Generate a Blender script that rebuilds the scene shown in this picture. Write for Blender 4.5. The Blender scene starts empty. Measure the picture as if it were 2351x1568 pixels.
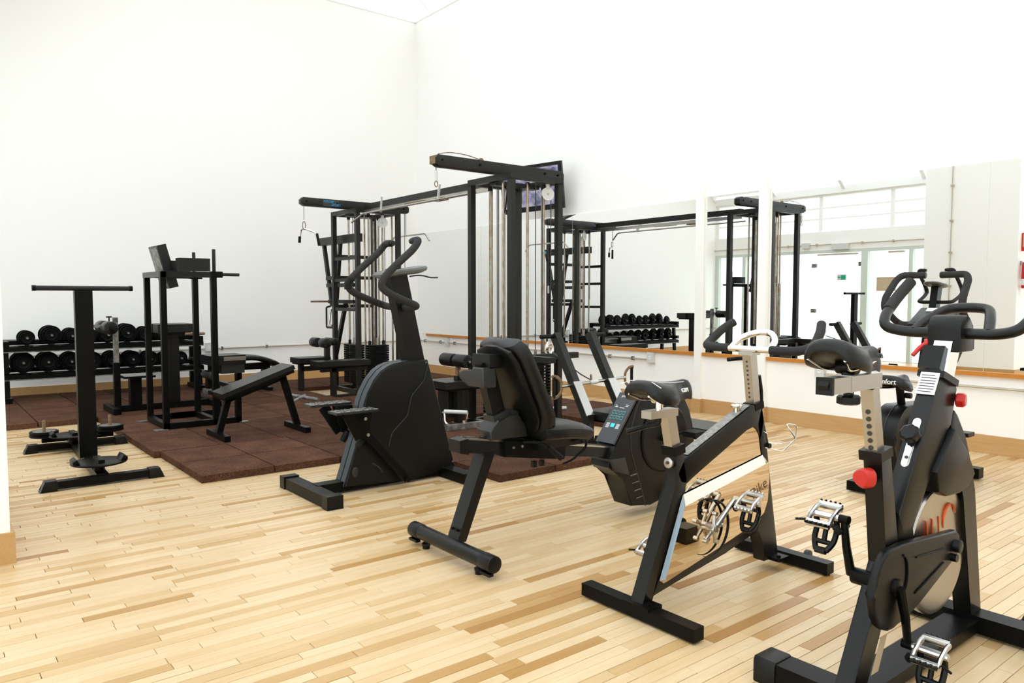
import bpy, bmesh, math, random
from mathutils import Vector, Matrix
random.seed(7)
sc = bpy.context.scene
COL = sc.collection
# ---------------------------------------------------------------- camera
FPX = 1742.0
PITCH = math.atan(101 / FPX)
YAW = math.atan(1395 / math.hypot(FPX, 101))
CAMH = 1.235
cam = bpy.data.cameras.new('camera')
cam.sensor_width = 36.0
cam.lens = FPX / 2351.0 * 36.0
cam.clip_start = 0.05
cam.clip_end = 200
camo = bpy.data.objects.new('camera', cam)
COL.objects.link(camo)
camo.location = (0, 0, CAMH)
camo.rotation_euler = (math.pi / 2 - PITCH, 0, -YAW)
sc.camera = camo
# ---------------------------------------------------------------- sky, daylight, exposure
W = bpy.data.worlds.new('daylight')
sc.world = W
W.use_nodes = True
bg = W.node_tree.nodes['Background']
bg.inputs[0].default_value = (0.93, 0.97, 1.0, 1)
bg.inputs[1].default_value = 1.9
sc.view_settings.view_transform = 'Standard'
sc.view_settings.look = 'None'
sc.view_settings.exposure = 0.54
sc.view_settings.gamma = 1.0
sc.view_settings.use_curve_mapping = False
sc.cycles.max_bounces = 16
sc.cycles.diffuse_bounces = 12
sc.cycles.glossy_bounces = 5
sc.cycles.transparent_max_bounces = 12
sc.cycles.use_adaptive_sampling = True
sc.cycles.adaptive_threshold = 0.05
sc.cycles.caustics_reflective = True
sc.cycles.caustics_refractive = False
sc.cycles.blur_glossy = 0.3
XM = 6.672      # mirror wall
YF = 10.87      # far wall
XL = -1.4       # glazed wall on the left
YB = -3.0       # wall behind the camera
ZT = 5.70       # wall top
ZR = 6.45       # roof glazing

# ---------------------------------------------------------------- geometry helpers
def frame_from(d, up=(0, 0, 1)):
    d = Vector(d).normalized()
    u = Vector(up)
    if abs(d.dot(u)) > .999:
        u = Vector((0, 1, 0)) if abs(d.y) < .9 else Vector((1, 0, 0))
    s = d.cross(u).normalized()
    u = s.cross(d).normalized()
    return d, s, u

def fillet(pts, r, n=5):
    """round the inner corners of a polyline"""
    pts = [Vector(p) for p in pts]
    out = [pts[0]]
    for a, b, c in zip(pts, pts[1:], pts[2:]):
        ab, cb = a - b, c - b
        rr = min(r, ab.length * .49, cb.length * .49)
        p, q = b + ab.normalized() * rr, b + cb.normalized() * rr
        for i in range(n + 1):
            t = i / n
            out.append(p * (1 - t) ** 2 + b * 2 * t * (1 - t) + q * t * t)
    out.append(pts[-1])
    return out

def arc(cx, cy, r, a0, a1, n=12):
    return [(cx + r * math.cos(math.radians(a0 + (a1 - a0) * i / n)), cy + r * math.sin(math.radians(a0 + (a1 - a0) * i / n))) for i in range(n + 1)]

class G:
    """collects shapes given in world coordinates into one mesh"""
    def __init__(s):
        s.b = bmesh.new()
    def _bev(s, verts, off, seg, ang=30):
        if off <= 0:
            return
        es = set()
        for v in verts:
            for e in v.link_edges:
                if len(e.link_faces) == 2 and e.calc_face_angle(0) > math.radians(ang):
                    es.add(e)
        if es:
            bmesh.ops.bevel(s.b, geom=list(es), offset=off, segments=seg, profile=.5, affect='EDGES', clamp_overlap=True)
    def hull(s, q, off=0, seg=2):
        v = [s.b.verts.new(p) for p in q]
        for f in ((3, 2, 1, 0), (4, 5, 6, 7), (0, 1, 5, 4), (1, 2, 6, 5), (2, 3, 7, 6), (3, 0, 4, 7)):
            s.b.faces.new([v[i] for i in f])
        s._bev(v, off, seg)
        return s
    def box(s, x0, x1, y0, y1, z0, z1, off=.004, seg=2):
        return s.hull([(x0, y0, z0), (x1, y0, z0), (x1, y1, z0), (x0, y1, z0), (x0, y0, z1), (x1, y0, z1), (x1, y1, z1), (x0, y1, z1)], off, seg)
    def bar(s, p, q, w, h, up=(0, 0, 1), off=.004, seg=2, taper=1):
        p, q = Vector(p), Vector(q)
        d, sd, u = frame_from(q - p, up)
        a, b_ = sd * w / 2, u * h / 2
        t = taper
        return s.hull([p - a - b_, p + a - b_, q + a * t - b_ * t, q - a * t - b_ * t, p - a + b_, p + a + b_, q + a * t + b_ * t, q - a * t + b_ * t], off, seg)
    def prism(s, pts, ax, a0, a1, off=.004, seg=2):
        def P(u, v, a):
            return {'y': (u, a, v), 'x': (a, u, v), 'z': (u, v, a)}[ax]
        A = [s.b.verts.new(P(u, v, a0)) for u, v in pts]
        B = [s.b.verts.new(P(u, v, a1)) for u, v in pts]
        n = len(pts)
        f1 = s.b.faces.new(A)
        f2 = s.b.faces.new(B[::-1])
        for i in range(n):
            s.b.faces.new([A[i], B[i], B[(i + 1) % n], A[(i + 1) % n]])
        if off > 0:
            es = [e for f in (f1, f2) for e in f.edges]
            bmesh.ops.bevel(s.b, geom=es, offset=off, segments=seg, profile=.5, affect='EDGES', clamp_overlap=True)
        return s
    def tube(s, pts, r, n=12, fil=0, closed=False, cap=True, flat=1):
        pts = fillet(pts, fil) if fil else [Vector(p) for p in pts]
        N = len(pts)
        rings = []
        prev = None
        for i, p in enumerate(pts):
            a = pts[(i - 1) % N] if (i or closed) else p
            c = pts[(i + 1) % N] if (i < N - 1 or closed) else p
            d = (c - a)
            if d.length < 1e-9:
                d = Vector((0, 0, 1))
            d.normalize()
            if prev is None:
                _, sd, u = frame_from(d)
            else:
                u = prev - d * prev.dot(d)
                if u.length < 1e-6:
                    _, sd, u = frame_from(d)
                u.normalize()
                sd = d.cross(u)
            prev = u
            rr = r(i / (N - 1)) if callable(r) else r
            rings.append([s.b.verts.new(p + (sd * math.cos(2 * math.pi * k / n) + u * math.sin(2 * math.pi * k / n) * flat) * rr) for k in range(n)])
        for i in range(N if closed else N - 1):
            R, S = rings[i], rings[(i + 1) % N]
            for k in range(n):
                s.b.faces.new([R[k], R[(k + 1) % n], S[(k + 1) % n], S[k]])
        if cap and not closed:
            s.b.faces.new(rings[0][::-1])
            s.b.faces.new(rings[-1])
        return s
    def cyl(s, p, q, r, n=16, off=0, r2=None):
        p, q = Vector(p), Vector(q)
        d, sd, u = frame_from(q - p)
        r2 = r if r2 is None else r2
        prof = [(r, 0), (r2, (q - p).length)]
        if off:
            L = (q - p).length
            prof = [(r - off, 0), (r - off * .3, off * .3), (r, off), (r2, L - off), (r2 - off * .3, L - off * .3), (r2 - off, L)]
        return s.lathe(prof, p, d, n)
    def lathe(s, prof, o, axis=(0, 0, 1), n=20, cap=True):
        o = Vector(o)
        d, sd, u = frame_from(axis)
        rings = []
        for r, h in prof:
            rings.append([s.b.verts.new(o + d * h + (sd * math.cos(2 * math.pi * k / n) + u * math.sin(2 * math.pi * k / n)) * max(r, 1e-4)) for k in range(n)])
        for R, S in zip(rings, rings[1:]):
            for k in range(n):
                s.b.faces.new([R[k], R[(k + 1) % n], S[(k + 1) % n], S[k]])
        if cap:
            s.b.faces.new(rings[0][::-1])
            s.b.faces.new(rings[-1])
        return s
    def sphere(s, c, r, sx=1, sy=1, sz=1, n=14):
        m = Matrix.Translation(Vector(c)) @ Matrix.Diagonal((r * sx, r * sy, r * sz, 1))
        bmesh.ops.create_uvsphere(s.b, u_segments=n, v_segments=max(6, n // 2), radius=1, matrix=m)
        return s
    def grid(s, rows, close_u=False, caps=False):
        """skin a list of equal-length point rows"""
        V = [[s.b.verts.new(p) for p in r] for r in rows]
        n = len(V[0])
        for R, S in zip(V, V[1:]):
            for k in range(n if close_u else n - 1):
                s.b.faces.new([R[k], R[(k + 1) % n], S[(k + 1) % n], S[k]])
        if caps and close_u:
            s.b.faces.new(V[0][::-1])
            s.b.faces.new(V[-1])
        return s
    def pad(s, x0, x1, y0, y1, z0, z1, r=.02):
        return s.box(x0, x1, y0, y1, z0, z1, r, 4)
    def xform(s, M):
        bmesh.ops.transform(s.b, matrix=M, verts=s.b.verts[:])
        return s
    def rot(s, ang, axis, c):
        c = Vector(c)
        return s.xform(Matrix.Translation(c) @ Matrix.Rotation(ang, 4, axis) @ Matrix.Translation(-c))

def link(name, g, mat, parent=None, base=None, smooth=True, ang=35):
    """g in world coordinates -> one mesh object; origin at base (or the parent's place)"""
    me = bpy.data.meshes.new(name)
    bmesh.ops.recalc_face_normals(g.b, faces=g.b.faces[:])
    B = Vector(base) if base is not None else (WORLD[parent.name] if parent is not None else Vector((0, 0, 0)))
    bmesh.ops.translate(g.b, vec=-B, verts=g.b.verts[:])
    g.b.to_mesh(me)
    g.b.free()
    if smooth:
        me.polygons.foreach_set('use_smooth', [True] * len(me.polygons))
        me.set_sharp_from_angle(angle=math.radians(ang))
    me.materials.append(mat)
    o = bpy.data.objects.new(name, me)
    COL.objects.link(o)
    if parent is not None:
        o.parent = parent
        o.location = B - WORLD[parent.name]
    else:
        o.location = B
    WORLD[o.name] = B
    return o
WORLD = {}

def tag(o, label=None, cat=None, group=None, kind=None):
    if label: o['label'] = label
    if cat: o['category'] = cat
    if group: o['group'] = group
    if kind: o['kind'] = kind
    return o

def thing(name, loc, label, cat, group=None):
    o = bpy.data.objects.new(name, None)
    o.empty_display_size = .1
    COL.objects.link(o)
    o.location = loc
    WORLD[o.name] = Vector(loc)
    return tag(o, label, cat, group)

def struct(name, g, mat, **k):
    return tag(link(name, g, mat, **k), kind='structure')

def text_part(name, body, size, M, mat, parent, depth=.0006, sx=1):
    """flat lettering turned into a mesh; M places the text's own xy plane"""
    cu = bpy.data.curves.new(name, 'FONT')
    cu.body = body
    cu.size = size
    cu.extrude = depth
    cu.align_x = 'CENTER'
    cu.align_y = 'CENTER'
    t = bpy.data.objects.new(name, cu)
    COL.objects.link(t)
    bpy.context.view_layer.update()
    me = bpy.data.meshes.new_from_object(t)
    bpy.data.objects.remove(t)
    me.transform(M @ Matrix.Diagonal((sx, 1, 1, 1)))
    B = WORLD[parent.name]
    me.transform(Matrix.Translation(-B))
    me.materials.clear()
    me.materials.append(mat)
    o = bpy.data.objects.new(name, me)
    COL.objects.link(o)
    o.parent = parent
    WORLD[o.name] = B
    return o

def basis(o, x, y):
    """matrix whose local x,y axes are the given directions, at o"""
    x = Vector(x).normalized()
    y = Vector(y)
    y = (y - x * y.dot(x)).normalized()
    z = x.cross(y)
    return Matrix(((x.x, y.x, z.x, o[0]), (x.y, y.y, z.y, o[1]), (x.z, y.z, z.z, o[2]), (0, 0, 0, 1)))

# ---------------------------------------------------------------- materials
def mat(name, col, rough=.5, metal=0, spec=.5, bump=0, bscale=200, var=0, vscale=8, coat=0, vcol=None):
    m = bpy.data.materials.new(name)
    m.use_nodes = True
    nt = m.node_tree
    p = nt.nodes['Principled BSDF']
    p.inputs['Base Color'].default_value = (*col, 1)
    p.inputs['Roughness'].default_value = rough
    p.inputs['Metallic'].default_value = metal
    p.inputs['Specular IOR Level'].default_value = spec
    p.inputs['Coat Weight'].default_value = coat
    if bump or var:
        tc = nt.nodes.new('ShaderNodeTexCoord')
    if bump:
        n = nt.nodes.new('ShaderNodeTexNoise')
        n.inputs['Scale'].default_value = bscale
        n.inputs['Detail'].default_value = 3
        b = nt.nodes.new('ShaderNodeBump')
        b.inputs['Strength'].default_value = bump
        b.inputs['Distance'].default_value = .002
        nt.links.new(tc.outputs['Object'], n.inputs['Vector'])
        nt.links.new(n.outputs['Fac'], b.inputs['Height'])
        nt.links.new(b.outputs['Normal'], p.inputs['Normal'])
    if var:
        n = nt.nodes.new('ShaderNodeTexNoise')
        n.inputs['Scale'].default_value = vscale
        n.inputs['Detail'].default_value = 5
        r = nt.nodes.new('ShaderNodeValToRGB')
        r.color_ramp.elements[0].position = .5 - var
        r.color_ramp.elements[1].position = .5 + var
        c2 = vcol or tuple(min(1, c * 1.6 + .01) for c in col)
        r.color_ramp.elements[0].color = (*col, 1)
        r.color_ramp.elements[1].color = (*c2, 1)
        nt.links.new(tc.outputs['Object'], n.inputs['Vector'])
        nt.links.new(n.outputs['Fac'], r.inputs['Fac'])
        nt.links.new(r.outputs['Color'], p.inputs['Base Color'])
    return m

M = {}
M['wall'] = mat('white_wall_paint', (.915, .905, .875), .75, bump=.08, bscale=60)
M['roofwhite'] = mat('white_roof_paint', (.9, .9, .88), .6)
M['black'] = mat('black_powder_coat', (.0035, .0035, .0028), .34, spec=.1, bump=.05, bscale=500)
M['satin'] = mat('satin_black_steel', (.0035, .0035, .003), .3, spec=.3, bump=.03, bscale=600)
M['plastic'] = mat('black_moulded_plastic', (.0035, .0035, .003), .34, spec=.24, bump=.12, bscale=900)
M['gplastic'] = mat('dark_grey_plastic', (.011, .0115, .0115), .4, bump=.1, bscale=700)
M['vinyl'] = mat('black_vinyl', (.0055, .0055, .005), .34, spec=.32, bump=.18, bscale=260)
M['gym'] = mat('gym_frame_black', (.009, .0083, .0066), .38, spec=.3, bump=.06, bscale=400)
M['flange'] = mat('bluish_steel_edge', (.2, .24, .28), .3, .9)
M['plate'] = mat('worn_grey_plate', (.2, .19, .17), .45, .3, var=.12, vscale=60, vcol=(.3, .29, .27))
M['foam'] = mat('charcoal_foam_grip', (.013, .012, .011), .8, bump=.3, bscale=400)
M['rubber'] = mat('black_rubber', (.005, .005, .0045), .6, spec=.2, bump=.1, bscale=300)
M['iron'] = mat('black_cast_iron', (.003, .003, .0027), .45, spec=.1, bump=.2, bscale=120)
M['chrome'] = mat('polished_chrome', (.86, .85, .83), .1, 1)
M['steel'] = mat('brushed_steel', (.45, .43, .4), .28, 1)
M['alu'] = mat('cast_aluminium', (.55, .54, .52), .24, 1, bump=.05, bscale=200)
M['rod'] = mat('tarnished_guide_rod', (.42, .39, .34), .25, 1, var=.2, vscale=14, vcol=(.3, .22, .15))
M['worn'] = mat('worn_painted_steel', (.28, .27, .25), .45, .4, var=.16, vscale=22, vcol=(.08, .075, .065))
M['rust'] = mat('rusty_steel', (.13, .07, .035), .7, .3, var=.2, vscale=40, vcol=(.28, .19, .11))
M['red'] = mat('red_plastic', (.5, .012, .006), .35)
M['white'] = mat('white_plastic', (.62, .62, .6), .4)
M['label'] = mat('white_sticker', (.82, .83, .85), .35)
M['ink'] = mat('dark_ink', (.03, .03, .03), .5)
M['wtext'] = mat('white_lettering', (.8, .8, .78), .5)
M['cyan'] = mat('blue_lettering', (.02, .3, .6), .5)
M['cable'] = mat('coated_cable', (.03, .025, .025), .4)
M['mirror'] = mat('mirror_glass', (.93, .945, .935), .0, 1)
M['silver'] = mat('bright_tread_plate', (.45, .44, .42), .3, .9, bump=.9, bscale=90)
M['pipe'] = mat('steel_conduit', (.5, .45, .36), .4, .5)
M['panelm'] = mat('mirror_polished_steel', (.74, .62, .47), .02, 1)
M['orange'] = mat('orange_lettering', (.8, .12, .02), .5)
M['joint'] = mat('floor_joint_brown', (.22, .12, .05), .8)
M['cream'] = mat('cream_paper', (.5, .4, .26), .7)
M['green'] = mat('green_sign', (.0, .35, .2), .5)
M['ground'] = mat('pale_paving', (.7, .7, .68), .9)
M['yellow'] = mat('yellow_badge', (.8, .6, .02), .5)

def glass(name, tint=(1, 1, 1), mixf=.08):
    m = bpy.data.materials.new(name)
    m.use_nodes = True
    nt = m.node_tree
    nt.nodes.clear()
    o = nt.nodes.new('ShaderNodeOutputMaterial')
    t = nt.nodes.new('ShaderNodeBsdfTransparent')
    t.inputs[0].default_value = (*tint, 1)
    g = nt.nodes.new('ShaderNodeBsdfGlossy')
    g.inputs['Roughness'].default_value = .02
    mx = nt.nodes.new('ShaderNodeMixShader')
    mx.inputs[0].default_value = mixf
    nt.links.new(t.outputs[0], mx.inputs[1])
    nt.links.new(g.outputs[0], mx.inputs[2])
    nt.links.new(mx.outputs[0], o.inputs[0])
    return m
M['glass'] = glass('clear_window_glass', (.95, .98, .97), .06)
M['roofglass'] = glass('roof_glass', (.98, .99, 1), .03)

def wood(name, src, ramp, grain=.3, rough=.33, along='x', sat=1):
    """boards: a tone per board (src) plus long grain"""
    m = bpy.data.materials.new(name)
    m.use_nodes = True
    nt = m.node_tree
    L = nt.links.new
    p = nt.nodes['Principled BSDF']
    geo = nt.nodes.new('ShaderNodeNewGeometry')
    if src is None:
        rnd = nt.nodes.new('ShaderNodeValue')
        rnd.outputs[0].default_value = .3
        ro = rnd.outputs[0]
    else:
        rnd = nt.nodes.new('ShaderNodeAttribute')
        rnd.attribute_name = 'tone'
        rnd.attribute_type = src
        ro = rnd.outputs['Fac']
    cr = nt.nodes.new('ShaderNodeValToRGB')
    el = cr.color_ramp.elements
    while len(el) < len(ramp):
        el.new(.5)
    for e, (pos, c) in zip(el, ramp):
        e.position = pos
        e.color = (*c, 1)
    L(ro, cr.inputs['Fac'])
    sepm = nt.nodes.new('ShaderNodeMath')
    sepm.operation = 'MULTIPLY'
    sepm.inputs[1].default_value = 137.3
    L(ro, sepm.inputs[0])
    mp = nt.nodes.new('ShaderNodeMapping')
    mp.inputs['Scale'].default_value = (3, 45, 45) if along == 'x' else (45, 3, 45)
    L(geo.outputs['Position'], mp.inputs['Vector'])
    comb = nt.nodes.new('ShaderNodeCombineXYZ')
    L(sepm.outputs[0], comb.inputs[2])
    L(comb.outputs[0], mp.inputs['Location'])
    n = nt.nodes.new('ShaderNodeTexNoise')
    n.inputs['Scale'].default_value = 1.3
    n.inputs['Detail'].default_value = 5
    n.inputs['Distortion'].default_value = .6
    L(mp.outputs[0], n.inputs['Vector'])
    r2 = nt.nodes.new('ShaderNodeValToRGB')
    r2.color_ramp.elements[0].position = .3
    r2.color_ramp.elements[0].color = (.72, .58, .40, 1)
    r2.color_ramp.elements[1].position = .62
    r2.color_ramp.elements[1].color = (1, 1, 1, 1)
    L(n.outputs['Fac'], r2.inputs['Fac'])
    mx = nt.nodes.new('ShaderNodeMix')
    mx.data_type = 'RGBA'
    mx.blend_type = 'MULTIPLY'
    mx.inputs['Factor'].default_value = grain
    L(cr.outputs['Color'], mx.inputs[6])
    L(r2.outputs['Color'], mx.inputs[7])
    # slow wear blotches
    n3 = nt.nodes.new('ShaderNodeTexNoise')
    n3.inputs['Scale'].default_value = 1.1
    n3.inputs['Detail'].default_value = 6
    L(geo.outputs['Position'], n3.inputs['Vector'])
    r3 = nt.nodes.new('ShaderNodeValToRGB')
    r3.color_ramp.elements[0].position = .35
    r3.color_ramp.elements[0].color = (.94, .92, .89, 1)
    r3.color_ramp.elements[1].position = .6
    L(n3.outputs['Fac'], r3.inputs['Fac'])
    m2 = nt.nodes.new('ShaderNodeMix')
    m2.data_type = 'RGBA'
    m2.blend_type = 'MULTIPLY'
    m2.inputs['Factor'].default_value = 1
    L(mx.outputs[2], m2.inputs[6])
    L(r3.outputs['Color'], m2.inputs[7])
    L(m2.outputs[2], p.inputs['Base Color'])
    p.inputs['Roughness'].default_value = rough
    p.inputs['Specular IOR Level'].default_value = .35
    return m
_ramp = [(0, (.69, .535, .33)), (.45, (.665, .495, .29)), (.75, (.62, .443, .237)), (.9, (.545, .358, .16)), (.97, (.45, .257, .086)), (1, (.365, .187, .054))]
M['plank'] = wood('pale_floorboard', 'OBJECT', _ramp)
M['planks'] = wood('pale_floorboards', 'GEOMETRY', _ramp)
M['skirt'] = wood('light_wood_skirting', None, [(0, (.54, .33, .14)), (1, (.54, .33, .14))], .3, .4, 'y')
M['ledge'] = wood('orange_wood_ledge', None, [(0, (.56, .22, .035)), (1, (.56, .22, .035))], .35, .4, 'y')

def matrubber():
    m = mat('brown_rubber_granulate', (.085, .042, .028), .85)
    nt = m.node_tree
    L = nt.links.new
    p = nt.nodes['Principled BSDF']
    p.inputs['Specular IOR Level'].default_value = .08
    geo = nt.nodes.new('ShaderNodeNewGeometry')
    v = nt.nodes.new('ShaderNodeTexVoronoi')
    v.inputs['Scale'].default_value = 210
    L(geo.outputs['Position'], v.inputs['Vector'])
    n = nt.nodes.new('ShaderNodeTexNoise')
    n.inputs['Scale'].default_value = 5
    n.inputs['Detail'].default_value = 6
    L(geo.outputs['Position'], n.inputs['Vector'])
    r = nt.nodes.new('ShaderNodeValToRGB')
    r.color_ramp.elements[0].position = .1
    r.color_ramp.elements[0].color = (.042, .0175, .01, 1)
    r.color_ramp.elements[1].position = .9
    r.color_ramp.elements[1].color = (.124, .064, .039, 1)
    L(v.outputs['Color'], r.inputs['Fac'])
    r2 = nt.nodes.new('ShaderNodeValToRGB')
    r2.color_ramp.elements[0].position = .35
    r2.color_ramp.elements[0].color = (.8, .72, .68, 1)
    r2.color_ramp.elements[1].position = .65
    r2.color_ramp.elements[1].color = (1.15, 1.1, 1.06, 1)
    L(n.outputs['Fac'], r2.inputs['Fac'])
    mx = nt.nodes.new('ShaderNodeMix')
    mx.data_type = 'RGBA'
    mx.blend_type = 'MULTIPLY'
    mx.inputs['Factor'].default_value = 1
    L(r.outputs['Color'], mx.inputs[6])
    L(r2.outputs['Color'], mx.inputs[7])
    oi = nt.nodes.new('ShaderNodeObjectInfo')
    mr = nt.nodes.new('ShaderNodeMapRange')
    mr.inputs['To Min'].default_value = .78
    mr.inputs['To Max'].default_value = 1.15
    L(oi.outputs['Random'], mr.inputs['Value'])
    vm = nt.nodes.new('ShaderNodeVectorMath')
    vm.operation = 'SCALE'
    L(mx.outputs[2], vm.inputs[0])
    L(mr.outputs[0], vm.inputs['Scale'])
    L(vm.outputs[0], p.inputs['Base Color'])
    b = nt.nodes.new('ShaderNodeBump')
    b.inputs['Strength'].default_value = .5
    b.inputs['Distance'].default_value = .003
    L(v.outputs['Distance'], b.inputs['Height'])
    L(b.outputs['Normal'], p.inputs['Normal'])
    return m
M['mat'] = matrubber()
# ---------------------------------------------------------------- the room
PIERX, PY0, PY1 = .345, 4.169, 5.51
struct('wall_right', G().box(XM, XM + .2, YB - .2, YF + .2, 0, ZT, 0), M['wall'])
for i, (a, b) in enumerate(((5.061, 5.145), (4.285, 4.382))):
    struct('wall_pilaster', G().box(XM - .05, XM + .01, a, b, 0, ZT, .003), M['wall'])
struct('wall_far', G().box(XL - .2, XM, YF, YF + .2, 0, ZT, 0), M['wall'])
struct('wall_back', G().box(XL - .2, XM + .2, YB - .2, YB, 0, ZT, 0), M['wall'])
# left side: a deep pier, added glazing towards the camera, glazing beyond the pier
struct('wall_pier', G().box(XL, PIERX, PY0, PY1, 0, 4.3, .003), M['wall'])
struct('wall_left', G().box(XL - .2, XL - .001, PY0 - .1, PY1 + .02, 0, 3.3, 0).box(XL - .16, XL, YB, PY0 - .1, 0, .12, .003).box(XL - .16, XL, YB, PY0 - .1, 2.2, 2.4, .003).box(XL - .16, XL, YB, PY0 - .1, 3.25, 3.45, .003), M['wall'])
g = G().box(XL - .16, XL, PY1, YF, 2.2, 2.58, .003).box(XL - .16, XL, PY1, YF, 3.29, 3.45, .003)
struct('wall_lintel', g, M['wall'])
# gable closing the slope at the far end is the far wall itself; the slope's glazing sits on it
# skirting
def skirting(name, boxes):
    g = G()
    for b in boxes:
        g.box(*b, .004)
    return struct(name, g, M['skirt'])
BH = .147
skirting('baseboard_right', [(XM - .018, XM, YB, 4.285, 0, BH), (XM - .068, XM - .0, 4.268, 4.4, 0, BH), (XM - .018, XM, 4.4, 5.045, 0, BH), (XM - .068, XM, 5.045, 5.162, 0, BH), (XM - .018, XM, 5.162, YF, 0, BH)])
o = skirting('baseboard_far', [(XL, XM - .018, YF - .018, YF, 0, BH)])
o.data.materials[0] = M['skirt']
skirting('baseboard_pier', [(XL, PIERX + .018, PY0 - .018, PY0, 0, BH), (PIERX, PIERX + .018, PY0, PY1 - .55, 0, BH), (PIERX, PIERX + .06, PY1 - .55, PY1 + .01, 0, BH)])
# wooden ledge under the mirrors
g = G()
for a, b in ((.3, 4.28), (4.385, 5.056), (5.15, YF - .3)):
    g.box(XM - .03, XM, a, b, .612, .647, .003)
struct('trim_1', g, M['ledge'])
# mirrors
MZ0, MZ1 = .647, 2.285
names = ['wide wall mirror nearest the camera at the right edge', 'wide wall mirror right of the pilaster, behind the red-knobbed spinning bike', 'narrow wall mirror between the two white pilasters', 'wide wall mirror left of the pilasters, behind the rowing station', 'wall mirror behind the near cable tower', 'wall mirror nearest the far corner of the room']
for nm, a, b in zip(names, (.4, 2.352, 4.387, 5.15, 7.107, 9.075), (2.348, 4.28, 5.056, 7.103, 9.071, YF - .03)):
    top = MZ1 + (0.012 if a < 5 else 0)
    o = link('wall_mirror', G().box(XM - .006, XM - .0005, a, b, MZ0, top, .0012, 1), M['mirror'], base=(XM, (a + b) / 2, MZ0))
    tag(o, nm, 'mirror', 'mirrors along the right wall')
# ---------------------------------------------------------------- glazed roof
roof = thing('roof_frame', (0, 0, 0), 'white roof beams above the wall tops', 'roof')
roof['kind'] = 'structure'
ys = [YB + i * (YF - YB) / 9 for i in range(10)]
EX, EZ, SX = XL, 3.45, 2.3
for i, y in enumerate(ys):
    link('rafter', G().bar((EX, y, EZ), (SX, y, ZR), .07, .16), M['roofwhite'], roof)
    link('roof_beam', G().box(SX, XM + .2, y - .05, y + .05, ZR - .12, ZR + .05, .004), M['roofwhite'], roof)
for x in (SX, 3.4, 4.5, 5.6, XM - .05):
    link('purlin', G().box(x - .035, x + .035, YB, YF, ZR - .06, ZR + .06, .004), M['roofwhite'], roof)
for t in (.33, .66):
    x, z = EX + (SX - EX) * t, EZ + (ZR - EZ) * t
    link('purlin', G().box(x - .025, x + .025, YB, YF, z - .03, z + .03, .004), M['roofwhite'], roof)
link('eave_beam', G().box(EX - .12, EX + .06, YB, YF, EZ - .12, EZ + .02, .004), M['roofwhite'], roof)
for a, b in zip(ys, ys[1:]):
    sl_ = 'pane' if b < 9.5 else 'added_ceiling_baffle'  # far bay made opaque, out of view, to even the wall light
    link(sl_, G().hull([(EX, a, EZ + .08), (SX, a, ZR + .08), (SX, b, ZR + .08), (EX, b, EZ + .08), (EX, a, EZ + .09), (SX, a, ZR + .09), (SX, b, ZR + .09), (EX, b, EZ + .09)]), M['roofglass' if b < 9.5 else 'roofwhite'], roof)
    if b < 9.5:
        link('pane', G().box(SX, 5.3, a, b, ZR + .07, ZR + .08, 0), M['roofglass'], roof)
        link('added_ceiling_baffle', G().box(5.3, XM + .2, a + .002, b - .002, ZR + .05, ZR + .12, 0), M['roofwhite'], roof)  # opaque rim added out of view to hold light off upper walls
    else:
        link('added_ceiling_baffle', G().box(SX - .2, XM + .2, a + .002, b + .2, ZR + .05, ZR + .12, 0), M['roofwhite'], roof)
# strip of glazing between wall tops and roof, with slim posts
for i in range(9):
    x = XM - .03 - i * .62
    if x > SX - 1.2:
        link('clerestory_post', G().box(x - .02, x + .02, YF + .03, YF + .09, ZT, ZR, .003), M['roofwhite'], roof)
for i in range(20):
    y = YF - .05 - i * .7
    if y > YB:
        link('clerestory_post', G().box(XM + .03, XM + .09, y - .02, y + .02, ZT, ZR, .003), M['roofwhite'], roof)
link('wall_plate', G().box(XL, XM + .12, YF - .015, YF + .12, ZT - .0, ZT + .03, .002), M['roofwhite'], roof)
link('wall_plate', G().box(XM - .015, XM + .12, YB, YF, ZT - .0, ZT + .03, .002), M['roofwhite'], roof)
link('tie_rail', G().box(XM - .35, XM - .29, YB, YF, ZT + .32, ZT + .38, .003), M['roofwhite'], roof)
for y in (YF - .42, YF - 1.9, YF - 3.4):
    link('strut', G().bar((XM - .32, y, ZT + .35), (XM + .05, y, ZT + .04), .035, .035), M['roofwhite'], roof)
link('pane', G().box(XL, XM + .2, YF + .06, YF + .064, ZT, ZR, 0), M['roofglass'], roof)
link('pane', G().box(XM + .06, XM + .064, YB, YF, ZT, ZR, 0), M['roofglass'], roof)
# ---------------------------------------------------------------- glazed wall with doors on the left
win = thing('window_1', (XL, 8, 2.58), 'clerestory window band above the glass doors', 'window')
win['kind'] = 'structure'
win.pop('category', None) if hasattr(win, 'pop') else None
for z in (2.84, 3.06):
    link('window_bar', G().box(XL - .08, XL - .03, PY1, YF, z - .015, z + .015, .003), M['roofwhite'], win)
for y in (5.56, 6.85, 8.3, 9.75, YF - .04):
    link('window_post', G().box(XL - .12, XL - .02, y - .04, y + .04, 2.58, 3.3, .003), M['roofwhite'], win)
for a, b in ((5.6, 6.81), (6.89, 8.26), (8.34, 9.71), (9.79, YF - .08)):
    link('pane', G().box(XL - .06, XL - .055, a, b, 2.58, 3.3, 0), M['glass'], win)
front = thing('door_1', (XL, 8, 0), 'white framed glass doors', 'door')
front['kind'] = 'structure'
M['frost'] = mat('pale_green_frame', (.6, .66, .6), .4)
for y, w in ((5.56, .05), (6.48, .035), (7.36, .065), (9.35, .05), (10.1, .04), (YF - .05, .05)):
    link('door_post', G().box(XL - .1, XL, y - w, y + w, 0, 2.2, .003), M['frost'], front)
link('door_head', G().box(XL - .1, XL - .001, PY1, YF, 2.14, 2.2, .003), M['frost'], front)
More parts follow.
